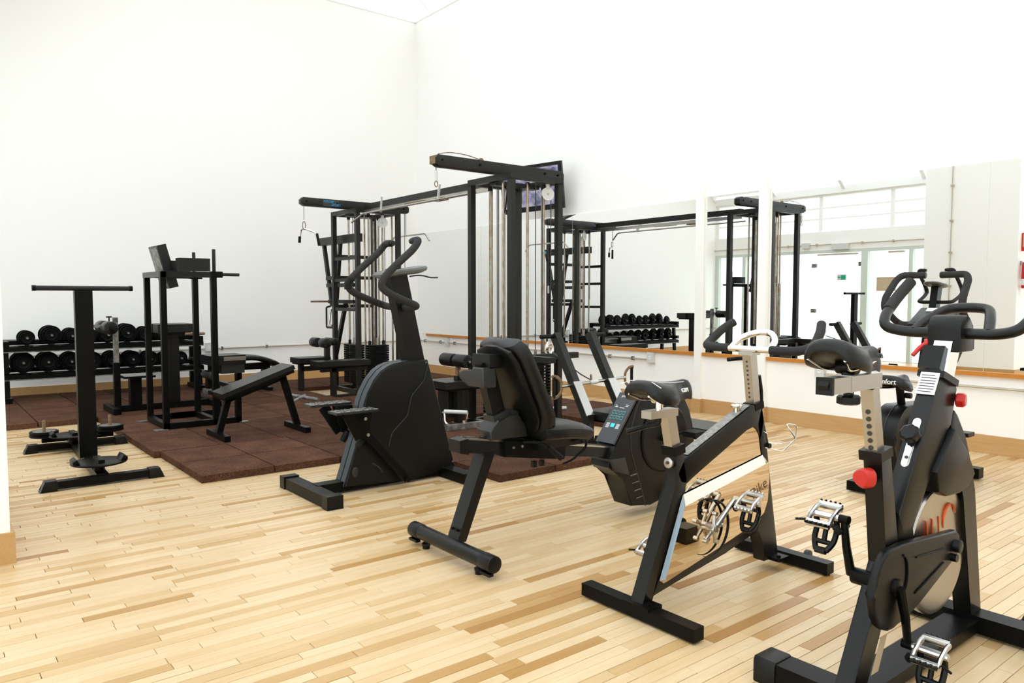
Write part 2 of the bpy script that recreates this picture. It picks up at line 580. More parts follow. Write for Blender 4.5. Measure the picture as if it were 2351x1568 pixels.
for a, b in ((5.61, 6.44), (6.52, 7.29), (7.44, 8.41), (8.44, 9.29), (9.41, 10.05), (10.15, YF - .1)):
    link('pane', G().box(XL - .055, XL - .045, a, b, .02, 2.13, 0), M['glass'], front)
for y, z in ((8.43, 1.89), (8.43, .96), (7.44, 1.9), (7.44, .2)):
    link('hinge', G().box(XL - .07, XL - .02, y - .05, y + .05, z - .04, z + .04, .004), M['worn'], front)
link('door_closer', G().box(XL - .05, XL + .0, 7.5, 8.35, 2.09, 2.125, .003), M['pipe'], front)
link('door_closer', G().box(XL - .05, XL + .0, 6.6, 6.9, 2.09, 2.125, .003), M['pipe'], front)
added_win = thing('added_side_glazing', (XL, .5, .12), 'unseen left glazing towards the camera, added for side light', 'window')
added_win['kind'] = 'structure'
yy_ = [YB + .05 + i * 1.42 for i in range(6)]  # unseen glazing, added so daylight reaches faces turned left
for y in yy_:
    link('window_post', G().box(XL - .1, XL, y - .04, y + .04, .12, 3.25, .003), M['frost'], added_win)
for a, b in zip(yy_, yy_[1:]):
    link('pane', G().box(XL - .055, XL - .048, a + .04, b - .04, .12, 2.2, 0), M['glass'], added_win)
    link('pane', G().box(XL - .055, XL - .048, a + .04, b - .04, 2.4, 3.25, 0), M['glass'], added_win)
# notices on the glass
def sheet(name, y0, y1, z0, z1, m, lab, cat):
    return tag(link(name, G().box(XL - .043, XL - .040, y0, y1, z0, z1, 0), m, base=(XL - .04, (y0 + y1) / 2, z0)), lab, cat)
sheet('notice_paper', 6.76, 7.13, 1.36, 1.63, M['cream'], 'cream notice sheet stuck on the glass door, seen in the mirror', 'notice')
es = thing('exit_sign', (XL - .04, 7.83, 1.6), 'small green exit sign on the glass door, seen in the mirror', 'sign')
link('plate', G().box(XL - .043, XL - .040, 7.74, 7.93, 1.58, 1.7, 0), M['white'], es)
link('symbol', G().box(XL - .0405, XL - .0385, 7.755, 7.85, 1.595, 1.685, 0), M['green'], es)
link('arrow', G().prism([(7.86, 1.625), (7.9, 1.625), (7.9, 1.605), (7.92, 1.64), (7.9, 1.675), (7.9, 1.655), (7.86, 1.655)], 'x', XL - .0405, XL - .0385, 0), M['green'], es)
# conduit and boxes over the doors
cp = thing('conduit_pipe', (XL + .03, 8, 2.31), 'thin conduit with two junction boxes above the glass doors', 'pipe')
link('pipe', G().cyl((XL + .035, PY1, 2.31), (XL + .035, YF, 2.31), .011, 8), M['pipe'], cp)
for y in (6.2, 6.8, 7.4, 8.35, 9.0, 9.7):
    link('clip', G().box(XL + .001, XL + .05, y - .012, y + .012, 2.29, 2.335, .003), M['pipe'], cp)
link('junction_box', G().box(XL + .002, XL + .075, 8.5, 8.66, 2.25, 2.36, .008), M['white'], cp)
link('emergency_light', G().box(XL + .002, XL + .09, 7.66, 8.0, 2.2, 2.31, .01), M['white'], cp)
# vertical conduit on the pier
vp = thing('conduit_pipe', (PIERX + .02, 5.1, 0), 'vertical conduit on the cream pier, seen in the mirror', 'pipe')
link('pipe', G().cyl((PIERX + .02, 5.1, .15), (PIERX + .02, 5.1, 4.2), .008, 8), M['pipe'], vp)
for z in (.9, 1.42, 1.95, 2.45, 3.0):
    link('clip', G().box(PIERX, PIERX + .035, 5.075, 5.125, z - .012, z + .012, .003), M['pipe'], vp)
# outside
tag(link('ground', G().box(-30, XL - .2, -12, 26, -.06, -.02, 0), M['ground']), kind='structure')
# ---------------------------------------------------------------- floorboards
fl = struct('floor', G().box(XL - .2, XM + .2, YB - .2, YF + .2, -.08, -.006, 0), M['joint'])
WORLD[fl.name] = Vector((0, 0, 0))
def covered(x0, x1, y0, y1):
    """wholly under the rubber mats or the pier"""
    if x1 < PIERX - .02 and y0 > PY0 + .02 and y1 < PY1 - .02:
        return True
    for a, b, c, d in ((1.55, 3.6, 5.25, 8.9), (3.15, 3.95, 4.05, 8.9), (1.55, 3.5, 8.9, YF)):
        if x0 > a and x1 < b and y0 > c and y1 < d:
            return True
    return False
fx, fy, fz = math.sin(YAW) * math.cos(PITCH), math.cos(YAW) * math.cos(PITCH), -math.sin(PITCH)
def size_seen(x0, x1, y0, y1):
    cx, cy = (x0 + x1) / 2, (y0 + y1) / 2
    d = cx * fx + cy * fy + CAMH * math.sin(PITCH)
    if d < .8:
        return 0
    r = (cx * math.cos(YAW) - cy * math.sin(YAW)) / d
    u = (-CAMH * math.cos(PITCH) + (cx * math.sin(YAW) + cy * math.cos(YAW)) * math.sin(PITCH)) / d
    if abs(r) > .68 or u < -.452:
        return 0
    return (x1 - x0) * (y1 - y0) / d ** 3
boards = []
PW = .0502
rnd = random.Random(11)
y = YB
k = 0
while y < YF:
    x = XL - rnd.random() * .4
    while x < XM:
        L = rnd.choice((.32, .4, .46, .52, .6)) + rnd.random() * .06
        x0, x1 = max(x, XL), min(x + L, XM)
        if x1 - x0 > .03 and not covered(x0, x1, y, y + PW):
            boards.append((x0, x1, y, y + PW, rnd.random()))
        x += L
    y += PW
boards.sort(key=lambda b: -size_seen(*b[:4]))
GAP = .0008
def unit_board():
    g = G()
    v = []
    for z, i in ((-.006, 0), (-.0012, 0), (0, .0010)):
        v.append([(-.5 + i * 2, -PW / 2 + GAP + i, z), (.5 - i * 2, -PW / 2 + GAP + i, z), (.5 - i * 2, PW / 2 - GAP - i, z), (-.5 + i * 2, PW / 2 - GAP - i, z)])
    g.grid(v, True)
    g.b.faces.new([g.b.verts[i] for i in range(0)]) if False else None
    g.b.verts.ensure_lookup_table()
    g.b.faces.new(g.b.verts[8:12])
    bmesh.ops.recalc_face_normals(g.b, faces=g.b.faces[:])
    me = bpy.data.meshes.new('plank')
    g.b.to_mesh(me)
    g.b.free()
    me.materials.append(M['plank'])
    return me
ub = unit_board()
for x0, x1, y0, y1, t in boards[:300]:
    o = bpy.data.objects.new('plank', ub)
    COL.objects.link(o)
    o.location = ((x0 + x1) / 2, (y0 + y1) / 2, rnd.uniform(-.0006, .0004))
    o.scale = (x1 - x0 - 2 * GAP, 1, 1)
    o.parent = fl
    o['tone'] = t
V, F, T = [], [], []
for x0, x1, y0, y1, t in boards[300:]:
    n = len(V)
    i = .001
    dz = rnd.uniform(-.0006, .0004)
    for z, j in ((-.006, 0), (0, i)):
        V += [(x0 + GAP + j, y0 + GAP + j, z + dz), (x1 - GAP - j, y0 + GAP + j, z + dz), (x1 - GAP - j, y1 - GAP - j, z + dz), (x0 + GAP + j, y1 - GAP - j, z + dz)]
    F += [(n + 4, n + 5, n + 6, n + 7), (n, n + 1, n + 5, n + 4), (n + 1, n + 2, n + 6, n + 5), (n + 2, n + 3, n + 7, n + 6), (n + 3, n, n + 4, n + 7)]
    T += [t] * 5
me = bpy.data.meshes.new('planks')
me.from_pydata(V, [], F)
at = me.attributes.new('tone', 'FLOAT', 'FACE')
at.data.foreach_set('value', T)
me.materials.append(M['planks'])
o = bpy.data.objects.new('planks', me)
COL.objects.link(o)
o.parent = fl
o['kind'] = 'stuff'
# ---------------------------------------------------------------- rubber mats
mt = thing('rubber_mat', (1.5, 5.17, 0), 'brown granulate rubber matting of grooved tiles under the weight machines', 'mat')
TX, TY, TH = .501, 1.043, .05
def tile_mesh(w, d):
    g = G()
    h = d / 2
    for a in (0, 1):
        y0, y1 = a * h, (a + 1) * h
        g.box(.005, w - .005, y0 + (.005 if a == 0 else .0045), y1 - (.005 if a else .0045), .001, TH, .011, 2)
    g.box(.01, w - .01, .01, d - .01, .001, TH - .03, 0)
    bmesh.ops.recalc_face_normals(g.b, faces=g.b.faces[:])
    me = bpy.data.meshes.new('mat_tile')
    g.b.to_mesh(me)
    g.b.free()
    me.polygons.foreach_set('use_smooth', [True] * len(me.polygons))
    me.set_sharp_from_angle(angle=math.radians(50))
    me.materials.append(M['mat'])
    return me
tm = {}
def lay(x, y, w=TX, d=TY):
    k = (round(w, 3), round(d, 3))
    if k not in tm:
        tm[k] = tile_mesh(*k)
    o = bpy.data.objects.new('mat_tile', tm[k])
    COL.objects.link(o)
    o.parent = mt
    o.location = Vector((x + rnd.uniform(-.0015, .0015), y + rnd.uniform(-.0015, .0015), rnd.uniform(0, .002))) - Vector((1.5, 5.17, 0))
R0 = 5.172
for i in range(3):                       # front row, left block
    lay(1.496 + i * TX, R0)
for r in range(1, 5):
    for i in range(4 if r < 3 else 4):
        lay(1.45 + i * TX, R0 + r * TY)
for i in range(4):
    lay(1.45 + i * TX, R0 + 5 * TY, TX, YF - .02 - R0 - 5 * TY)
for i in range(3):                       # left of the racks, running to the far wall
    lay(1.446 - (i + 1) * TX, 8.37)
    lay(1.446 - (i + 1) * TX, 8.37 + TY)
    lay(1.446 - (i + 1) * TX, 8.37 + 2 * TY, TX, YF - .02 - 8.37 - 2 * TY)
for i in range(2):                       # block in front of the near cable tower
    for r in range(1, 3):
        lay(3.0 + i * TX + .01, R0 + TY * r - 0.0)
    lay(3.06 + i * TX, 3.957)
    lay(3.03 + i * TX, 3.957 + TY + .004, TX, R0 + TY - 3.957 - TY - .006)
for i in range(1):
    for r in range(3, 5):
        lay(3.0 + .462, R0 + TY * r)
    lay(3.462, R0 + 5 * TY, TX, YF - .02 - R0 - 5 * TY)
for i in range(4):                       # around and behind the towers
    lay(4.02 + i * TX, 6.1 + .115)
    lay(4.02 + i * TX, 7.26)
for i in range(2):
    lay(5.14 + i * TX, 4.98, TX, 1.22)
for i in range(5):
    lay(3.97 + i * TX, 9.45, TX, 1.043)
# ---------------------------------------------------------------- shared bike pieces
def saddle_shape(cx, cy, z, L, Wd, th=.055, droop=.012, tilt=0):
    """saddle facing +x: broad cushioned rear at cx-L/2, narrow nose at cx+L/2, skirts hanging at the sides"""
    rows = []
    ts = [0, .006, .02, .045, .08, .13, .2, .3, .4, .5, .6, .7, .8, .88, .94, .975, .992, 1]
    for t in ts:
        x = cx - L / 2 + L * t
        if t < .3:
            w = Wd / 2 * (.86 + .14 * math.sin(math.pi / 2 * t / .3))
        else:
            w = Wd / 2 * (.24 + .76 * (.5 + .5 * math.cos(math.pi * min(1, (t - .3) / .5))))
        e = 1
        if t < .13:
            e = math.sqrt(max(0, 1 - (1 - t / .13) ** 2))
        if t > .94:
            e = math.sqrt(max(0, 1 - ((t - .94) / .06) ** 2))
        zz = z - droop * math.sin(math.pi * t) + .014 * (1 - t) ** 3 - (.02 * ((t - .85) / .15) ** 2 if t > .85 else 0)
        h = th * (.9 + .1 * (1 - t))
        sec = [(0, 0), (.35, -.02), (.62, -.10), (.84, -.28), (.97, -.55), (1, -.82), (.93, -1.0), (.78, -.95), (.6, -.75), (.3, -.66), (0, -.64)]
        full = [(a_, b_) for a_, b_ in sec] + [(-a_, b_) for a_, b_ in sec[-2:0:-1]]
        k = .62 + .38 * e
        rows.append([(x, cy + w * a_ * k, zz - h * .5 + (b_ + .5) * h * (.25 + .75 * e)) for a_, b_ in full])
    g = G().grid(rows, True, True)
    if tilt:
        g.rot(tilt, 'Y', (cx, cy, z))
    return g

def pedal(parent, c, out, body, cage, tilt=0.0, drop=1):
    """pedal at c, spindle running along out*y; strap cage hangs underneath"""
    x, y, z = c
    o = out
    def pt(dx, dy, dz):
        ca, sa = math.cos(tilt), math.sin(tilt)
        return (x + dx * ca - dz * sa, y + o * dy, z + dx * sa + dz * ca)
    g = G()
    g.tube([pt(0, -.02, 0), pt(0, .1, 0)], .011, 10)
    for dx in (-.045, .045):
        g.tube([pt(dx, .012, 0), pt(dx, .088, 0)], .008, 8, flat=1.6)
    for dy in (.014, .086):
        g.tube([pt(-.045, dy, 0), pt(-.02, dy, .008), pt(.02, dy, .008), pt(.045, dy, 0)], .007, 8, flat=1.3)
    P = link('pedal', g, body, parent)
    for s_ in (-1, 1):
        g = G().tube([pt(s_ * .052, .012, .004), pt(s_ * .052, .09, .004)], .004, 6)
        for i in range(5):
            g.tube([pt(s_ * .05, .018 + i * .016, .006), pt(s_ * .057, .022 + i * .016, .012)], .004, 6)
        link('pedal_teeth', g, cage, P)
    # toe cage hanging under the pedal
    def rw(dx, dy, dz):
        return (x + dx, y + o * dy, z + dz)
    g = G()
    for dy in (.016, .084):
        g.tube([rw(.01, dy, -.008), rw(.022, dy, -.04), rw(.0, dy, -.085), rw(-.018, .5 * dy + .025, -.112)], .0095, 8, fil=.02)
    g.tube([rw(.018, .05, -.03), rw(.0, .05, -.09)], .0085, 8)
    g.tube([rw(.02, .016, -.035), rw(.02, .084, -.035)], .008, 8)
    g.tube([rw(-.002, .016, -.088), rw(-.002, .084, -.088)], .0085, 8)
    g.tube([rw(-.018, .033, -.112), rw(-.018, .067, -.112)], .012, 8)
    link('toe_clip', g, M['plastic'], P)
    g = G().tube([pt(-.03, .0, -.01), pt(-.035, -.012, -.03), pt(.02, -.006, -.05)], .006, 8, fil=.02, flat=2)
    link('strap', g, M['rubber'], P)
    link('strap_end', G().tube([pt(-.03, .09, -.004), pt(-.05, .125, .004)], .004, 6), M['rubber'], P)
    return P

def knob(parent, name, c, axis, r, h, m, lobes=8):
    c = Vector(c)
    d, sd, u = frame_from(axis)
    rows = []
    for hh, rr in ((0, .75), (.15 * h, 1), (.8 * h, 1), (h, .8)):
        rows.append([c + d * hh + (sd * math.cos(2 * math.pi * k / 32) + u * math.sin(2 * math.pi * k / 32)) * r * rr * (1 + .06 * math.cos(lobes * 2 * math.pi * k / 32)) for k in range(32)])
    return link(name, G().grid(rows, True, True), m, parent)

# ---------------------------------------------------------------- indoor cycle with the polished panel
YC = 1.934
B1 = thing('exercise_bike', (2.65, YC, 0), 'black indoor cycle with mirror-polished side panel and silver handlebar, in the middle foreground', 'exercise bike')
o = link('rear_stabiliser', G().box(2.143, 2.2, 1.648, 2.22, .008, .058, .004), M['black'], B1)
for y in (1.69, 2.18):
    link('foot_pad', G().cyl((2.172, y, 0), (2.172, y, .012), .016, 10), M['rubber'], o)
o = link('front_stabiliser', G().box(3.143, 3.2, 1.7, 2.18, .008, .058, .004), M['black'], B1)
for y in (1.72, 2.15):
    link('foot_pad', G().cyl((3.172, y, 0), (3.172, y, .012), .016, 10), M['rubber'], o)
for y in (1.84, 2.12):
    link('transport_wheel', G().cyl((3.225, y - .012, .045), (3.225, y + .012, .045), .024, 16, .004), M['gplastic'], o)
y0, y1 = YC - .03, YC + .03
g = G()
g.prism([(2.15, .05), (2.363, .517), (2.343, .635), (2.392, .64), (2.42, .5), (2.405, .44), (2.222, .09), (2.215, .05)], 'y', y0, y1, .005)
g.prism([(2.36, .54), (2.39, .585), (2.856, .765), (2.93, .772), (2.95, .69), (2.93, .60), (2.90, .66), (2.87, .678), (2.82, .668), (2.50, .53), (2.42, .49), (2.38, .50)], 'y', y0, y1, .005)
g.prism([(2.93, .772), (2.95, .69), (3.085, .052), (2.975, .052), (2.965, .13), (2.94, .185), (2.90, .215), (2.945, .25), (2.975, .30), (2.985, .37), (2.90, .68)], 'y', y0, y1, .005)
g.prism([(2.215, .078), (2.41, .112), (2.68, .152), (2.91, .198), (2.96, .27), (2.9, .245), (2.62, .185), (2.29, .13), (2.26, .17), (2.24, .135)], 'y', y0, y1, .005)
link('frame', g, M['satin'], B1)
for x in (2.155, 3.03):
    link('mounting_plate', G().box(x - .02, x + .06, y0 - .05, y1 + .02, .052, .066, .003), M['black'], B1)
    link('mounting_bolt', G().cyl((x + .01, y0 - .03, .064), (x + .01, y0 - .03, .076), .009, 8), M['black'], B1)
# polished side covers, a raised lower plate with bevelled upper band on each side
def cover(sgn):
    yo, yi = YC + sgn * .032, YC + sgn * .048
    outer = [(2.393, .452), (2.256, .135), (2.280, .118), (2.60, .180), (2.885, .239), (2.955, .275), (2.985, .33), (2.992, .43), (2.985, .50), (2.937, .54)]
    inner = [(2.386, .409), (2.274, .140), (2.288, .131), (2.60, .193), (2.865, .25), (2.935, .285), (2.962, .335), (2.972, .432), (2.962, .497), (2.940, .502)]
    g = G().grid([[(x, yo, z) for x, z in outer], [(x, yi, z) for x, z in inner]], True)
    g.b.verts.ensure_lookup_table()
    g.b.faces.new(g.b.verts[10:20])
    cv = link('polished_side_cover', g, M['panelm'], B1, smooth=False)
    q = [Vector((outer[0][0], yo, outer[0][1] - .006)), Vector((outer[1][0], yo, outer[1][1])), Vector((inner[1][0], yi, inner[1][1])), Vector((inner[0][0], yi, inner[0][1] - .002))]
    nn = (q[1] - q[0]).cross(q[3] - q[0]).normalized()
    if nn.x > 0:
        nn = -nn
    link('cover_flange', G().hull([p + nn * .0012 for p in q] + [p + nn * .003 for p in q]), M['flange'], cv, smooth=False)
    bq = [Vector((outer[0][0], yo, outer[0][1])), Vector((outer[9][0], yo, outer[9][1])), Vector((inner[9][0], yi, inner[9][1])), Vector((inner[0][0], yi, inner[0][1]))]
    bn = (bq[1] - bq[0]).cross(bq[3] - bq[0]).normalized()
    if bn.z < 0:
        bn = -bn
    link('cover_band', G().hull([p + bn * .0008 for p in bq] + [p + bn * .0022 for p in bq]), M['chrome'], cv, smooth=False)
    up = [(2.40, .455), (2.415, .495), (2.50, .535), (2.82, .67), (2.87, .678), (2.905, .655), (2.935, .60), (2.938, .542)]
    link('polished_upper_panel', G().prism(up, 'y', YC + sgn * .022, YC + sgn * .027, 0), M['panelm'], B1, smooth=False)
cover(-1)
cover(1)
text_part('lettering', 'Bike', .07, basis((2.895, YC - .0485, .40), (1, 0, .42), (-.3, 0, 1)), M['rust'], B1, .0004)
# crank, ring and pedals
CX, CZ = 2.535, .295
for sgn in (-1, 1):
    yy = YC + sgn * .075
    g = G().tube([(CX + .115 * math.cos(a), yy + sgn * -.012, CZ + .115 * math.sin(a)) for a in [math.radians(118 - i * 9) for i in range(27)]], lambda t: .0015 + .0045 * math.sin(math.pi * min(1, t * 1.05)), 8)
    link('chain_guard_ring', g, M['plastic'], B1)
    ang = math.radians(41 if sgn < 0 else 221)
    ex, ez = CX + .165 * math.cos(ang), CZ + .165 * math.sin(ang)
    g = G().tube([(CX, yy, CZ), (CX + (ex - CX) * .5, yy + sgn * .006, CZ + (ez - CZ) * .5), (ex, yy + sgn * .012, ez)], lambda t: .016 - .005 * t, 10, flat=.8)
    g.cyl((CX, yy - sgn * .03, CZ), (CX, yy + sgn * .014, CZ), .02, 16, .003)
    for k in range(5):
        a = ang + math.radians(36 + 72 * k)
        g.tube([(CX, yy, CZ), (CX + .062 * math.cos(a), yy - sgn * .006, CZ + .062 * math.sin(a))], lambda t: .011 - .005 * t, 8)
        g.cyl((CX + .062 * math.cos(a), yy - sgn * .014, CZ + .062 * math.sin(a)), (CX + .062 * math.cos(a), yy + sgn * .006, CZ + .062 * math.sin(a)), .009, 10)
    cr_ = link('crank', g, M['alu'], B1)
    link('bolt', G().cyl((CX, yy + sgn * .013, CZ), (CX, yy + sgn * .017, CZ), .009, 10), M['rust'], cr_)
    pedal(B1, (ex, yy + sgn * .03, ez), sgn, M['alu'], M['alu'], .5)
# seat post, slider, saddle
sp = link('seat_post', G().bar((2.368, YC, .62), (2.331, YC, .775), .04, .05, up=(1, 0, 0)), M['steel'], B1)
link('collar', G().bar((2.372, YC, .615), (2.366, YC, .652), .068, .064, up=(1, 0, 0)), M['black'], B1)
link('adjuster_disc', G().cyl((2.352, YC, .58), (2.335, YC, .582), .022, 20, .003), M['steel'], B1)
link('disc_hub', G().cyl((2.338, YC, .582), (2.330, YC, .583), .007, 10), M['ink'], B1)
link('seat_slider', G().box(2.205, 2.365, YC - .025, YC + .025, .77, .8, .003), M['steel'], B1)
link('clamp_lever', G().tube([(2.27, YC - .01, .775), (2.27, YC - .01, .745), (2.24, YC + .03, .735), (2.17, YC + .07, .715)], lambda t: .008 + .003 * t, 8, fil=.02), M['plastic'], B1)
link('seat_clamp', G().cyl((2.28, YC, .8), (2.28, YC, .845), .016, 12).cyl((2.28, YC - .03, .835), (2.28, YC + .03, .835), .014, 12), M['chrome'], B1)
g = G()
for s_ in (-1, 1):
    g.tube([(2.16, YC + s_ * .05, .865), (2.22, YC + s_ * .03, .838), (2.34, YC + s_ * .022, .838), (2.46, YC + s_ * .012, .868)], .004, 8, fil=.04)
link('saddle_rail', g, M['chrome'], B1)
sad = link('saddle', saddle_shape(2.31, YC, .915, .30, .205, .085), M['vinyl'], B1)
link('badge', G().sphere((2.168, YC + .055, .885), .012, .3, 1, .45), M['yellow'], sad)
g = G()
for s_ in (-1, 1):
    g.tube([(2.172, YC + s_ * .1, .9), (2.178, YC + s_ * .05, .918), (2.2, YC + s_ * .03, .913), (2.3, YC + s_ * .035, .906), (2.42, YC + s_ * .012, .9)], .0014, 6, fil=.03)
link('stitching', g, M['wtext'], sad)
text_part('lettering', 'GSM', .022, basis((2.30, YC - .108, .884), (1, 0.1, .0), (0, .35, 1)), M['wtext'], sad, .002)
# stem and handlebar
st = link('handlebar_post', G().bar((2.912, YC, .75), (2.872, YC, .995), .042, .046, up=(1, 0, 0)), M['steel'], B1)
for i in range(9):
    t = .2 + i * .08
    link('adjustment_hole', G().cyl((2.912 - .04 * t - .0225, YC, .75 + .245 * t), (2.912 - .04 * t - .0245, YC, .75 + .245 * t), .005, 8), M['ink'], st)
link('post_collar', G().bar((2.914, YC, .745), (2.909, YC, .775), .064, .064, up=(1, 0, 0)), M['black'], B1)
link('brake_lever', G().tube([(2.945, YC, .89), (2.965, YC, .82), (2.968, YC, .74)], .011, 8, fil=.02), M['plastic'], B1)
link('tension_knob', G().cyl((2.785, YC, .735), (2.785, YC, .76), .011, 12).lathe([(.008, 0), (.022, .004), (.024, .012), (.02, .018), (.001, .02)], (2.785, YC, .758), (0, 0, 1), 24), M['chrome'], B1)
link('knob_base', G().cyl((2.79, YC, .715), (2.787, YC, .742), .013, 12), M['plastic'], B1)
link('name_plate', G().hull([(2.43, YC - .022, .603), (2.85, YC - .022, .767), (2.85, YC + .022, .767), (2.43, YC + .022, .603), (2.43, YC - .022, .606), (2.85, YC - .022, .77), (2.85, YC + .022, .77), (2.43, YC + .022, .606)]), M['plate'], B1)
HX = 2.872
hb = link('handlebar', G().tube([(HX, YC + .105, 1.01), (HX, YC - .115, 1.01)], .0145, 14).tube([(HX, YC + .095, 1.01), (HX + .04, YC + .075, 1.055), (HX + .09, YC + .02, 1.082), (HX + .1, YC - .04, 1.082), (HX + .07, YC - .085, 1.05), (HX, YC - .1, 1.01)], .0145, 14, fil=.05), M['chrome'], B1)
for s_ in (-1, 1):
    link('grip', G().tube([(HX, YC + s_ * .105, 1.01), (HX + .005, YC + s_ * .235, 1.012), (HX + .07, YC + s_ * .262, 1.03), (HX + .15, YC + s_ * .245, 1.09), (HX + .20, YC + s_ * .22, 1.12)], .0195, 14, fil=.06), M['foam'], hb)
link('bar_clamp', G().box(HX - .03, HX + .03, YC - .035, YC + .035, .985, 1.0, .004), M['steel'], B1)
link('clamp_handle', G().tube([(HX + .03, YC, .97), (HX + .02, YC + .06, .965), (HX - .03, YC + .09, .96)], .009, 8, fil=.02), M['plastic'], B1)
# wire bottle holder in front of the fork
g = G()
g.tube([(2.945, YC - .05, .635), (2.95, YC + .02, .66), (2.93, YC + .08, .665), (2.92, YC + .1, .62), (2.94, YC + .08, .585)], .003, 8, fil=.03)
g.tube([(2.955, YC + .0, .595), (3.06, YC - .04, .575), (3.12, YC - .08, .585), (3.13, YC - .08, .66), (3.09, YC - .05, .665), (3.11, YC - .09, .6), (3.05, YC - .06, .545), (2.96, YC - .03, .57)], .003, 8, fil=.015)
link('bottle_holder', g, M['chrome'], B1)
link('brake_linkage', G().bar((2.935, YC - .015, .7), (2.985, YC - .015, .57), .02, .03).cyl((2.985, YC - .04, .575), (2.985, YC + .03, .575), .012, 12), M['plastic'], B1)

# ---------------------------------------------------------------- spinning bike with red knobs, right foreground
YS = 1.1
B2 = thing('spinning_bike', (2.6, YS, 0), 'black spinning bike with red knobs and silver flywheel at the right edge', 'exercise bike')
o = link('rear_stabiliser', G().box(2.105, 2.197, YS - .235, YS + .2, .012, .078, .008), M['black'], B2)
for s_ in (-1, 1):
    yy = YS + s_ * .265
    link('end_cap', G().prism([(2.098, .0), (2.098, .07), (2.106, .083), (2.196, .083), (2.204, .07), (2.204, 0)], 'y', YS + s_ * .2, YS + s_ * .28, .008), M['plastic'], o)
o = link('front_stabiliser', G().box(3.01, 3.1, YS - .26, YS + .26, .012, .075, .006), M['black'], B2)
for s_ in (-1, 1):
    link('end_cap', G().box(3.004, 3.106, YS + s_ * .26 - .045, YS + s_ * .26 + .045, 0, .08, .01), M['plastic'], o)
    link('transport_wheel', G().cyl((3.135, YS + s_ * .17 - .014, .055), (3.135, YS + s_ * .17 + .014, .055), .03, 18, .005), M['rubber'], o)
    link('wheel_bracket', G().box(3.095, 3.14, YS + s_ * .17 - .022, YS + s_ * .17 + .022, .035, .065, .004), M['black'], o)
link('base_beam', G().box(2.19, 3.015, YS - .055, YS + .055, .02, .062, .006), M['black'], B2)
g = G()
g.prism([(2.13, .06), (2.34, .41), (2.275, .77), (2.345, .77), (2.42, .44), (2.42, .40), (2.235, .06)], 'y', YS - .028, YS + .028, .006)
link('rear_frame', g, M['satin'], B2)
link('warning_label', G().hull([(2.252, YS - .0295, .088), (2.298, YS - .0295, .088), (2.35, YS - .0295, .19), (2.308, YS - .0295, .19), (2.252, YS - .0285, .088), (2.298, YS - .0285, .088), (2.35, YS - .0285, .19), (2.308, YS - .0285, .19)]), M['cream'], B2)
g = G()
g.prism([(2.41, .55), (2.68, .985), (2.795, .965), (2.815, .92), (2.775, .80), (2.73, .78), (2.51, .50), (2.45, .475)], 'y', YS - .03, YS + .03, .006)
link('main_tube', g, M['satin'], B2)
g = G()
g.prism([(2.40, .40), (2.41, .56), (2.45, .49), (2.50, .53), (2.53, .44)], 'y', YS - .029, YS + .029, .005)
link('gusset', g, M['black'], B2)
g = G()
g.prism([(2.775, .80), (2.80, .85), (2.83, .83), (2.9, .745), (2.96, .65), (3.0, .54), (3.1, .07), (3.0, .07), (2.905, .53), (2.86, .62), (2.80, .70)], 'y', YS - .03, YS + .03, .006)
link('front_fork', g, M['satin'], B2)
link('flywheel_cover', G().prism([(2.765, .79), (2.63, .66), (2.65, .59), (2.72, .565), (2.82, .56), (2.9, .575), (2.95, .61), (2.88, .70)], 'y', YS - .05, YS + .045, .01), M['plastic'], B2)
# flywheel
FX, FZ = 2.745, .37
fw = link('flywheel', G().lathe([(.02, -.012), (.17, -.008), (.2, -.016), (.217, -.016), (.222, -.01), (.222, .01), (.217, .016), (.2, .016), (.17, .008), (.02, .012)], (FX, YS - .0, FZ), (0, 1, 0), 48), M['steel'], B2)
link('flywheel_swoosh', G().tube([(FX + .085 + .05 * math.cos(a), YS - .0125, FZ + .085 + .06 * math.sin(a)) for a in [math.radians(20 + 16 * i) for i in range(12)]], lambda t: .0045 * math.sin(math.pi * (.1 + .85 * t)) + .0008, 6, flat=.4), M['orange'], fw)
for x in (-.09, -.05, 0.0):
    link('flywheel_stripe', G().tube([(FX + x, YS - .0115, FZ + .115), (FX + x + .004, YS - .0115, FZ + .06)], .0022, 6), M['orange'], fw)
link('axle_nut', G().cyl((2.755, YS - .082, .395), (2.755, YS + .06, .395), .022, 10, .003).cyl((2.73, YS - .08, .36), (2.73, YS - .03, .36), .014, 8), M['plastic'], B2)
# chain guard with raised rim and ribs
gp = [(2.381, .475), (2.765, .445), (2.795, .425), (2.80, .375), (2.78, .352), (2.486, .259)] + arc(2.315, .345, .122, -40, -180, 9)[1:] + arc(2.32, .36, .122, 180, 105, 6)
link('chain_guard', G().prism(gp, 'y', YS - .062, YS - .034, .009, 3), M['plastic'], B2)
g = G()
for p, q in (((2.455, .42), (2.66, .405)), ((2.455, .305), (2.66, .358))):
    link('guard_rib', G().tube([(p[0], YS - .0625, p[1]), (q[0], YS - .0625, q[1])], .005, 8, flat=.6), M['black'], B2)
link('guard_rib', G().tube([(2.365 + .03 * math.cos(a), YS - .0625, .385 + .06 * math.sin(a)) for a in [math.radians(90 - 15 * i) for i in range(13)]], .006, 8, flat=.7), M['black'], B2)
BX, BZ = 2.322, .356
link('bottom_bracket', G().cyl((BX, YS - .075, BZ), (BX, YS + .07, BZ), .026, 18, .004), M['black'], B2)
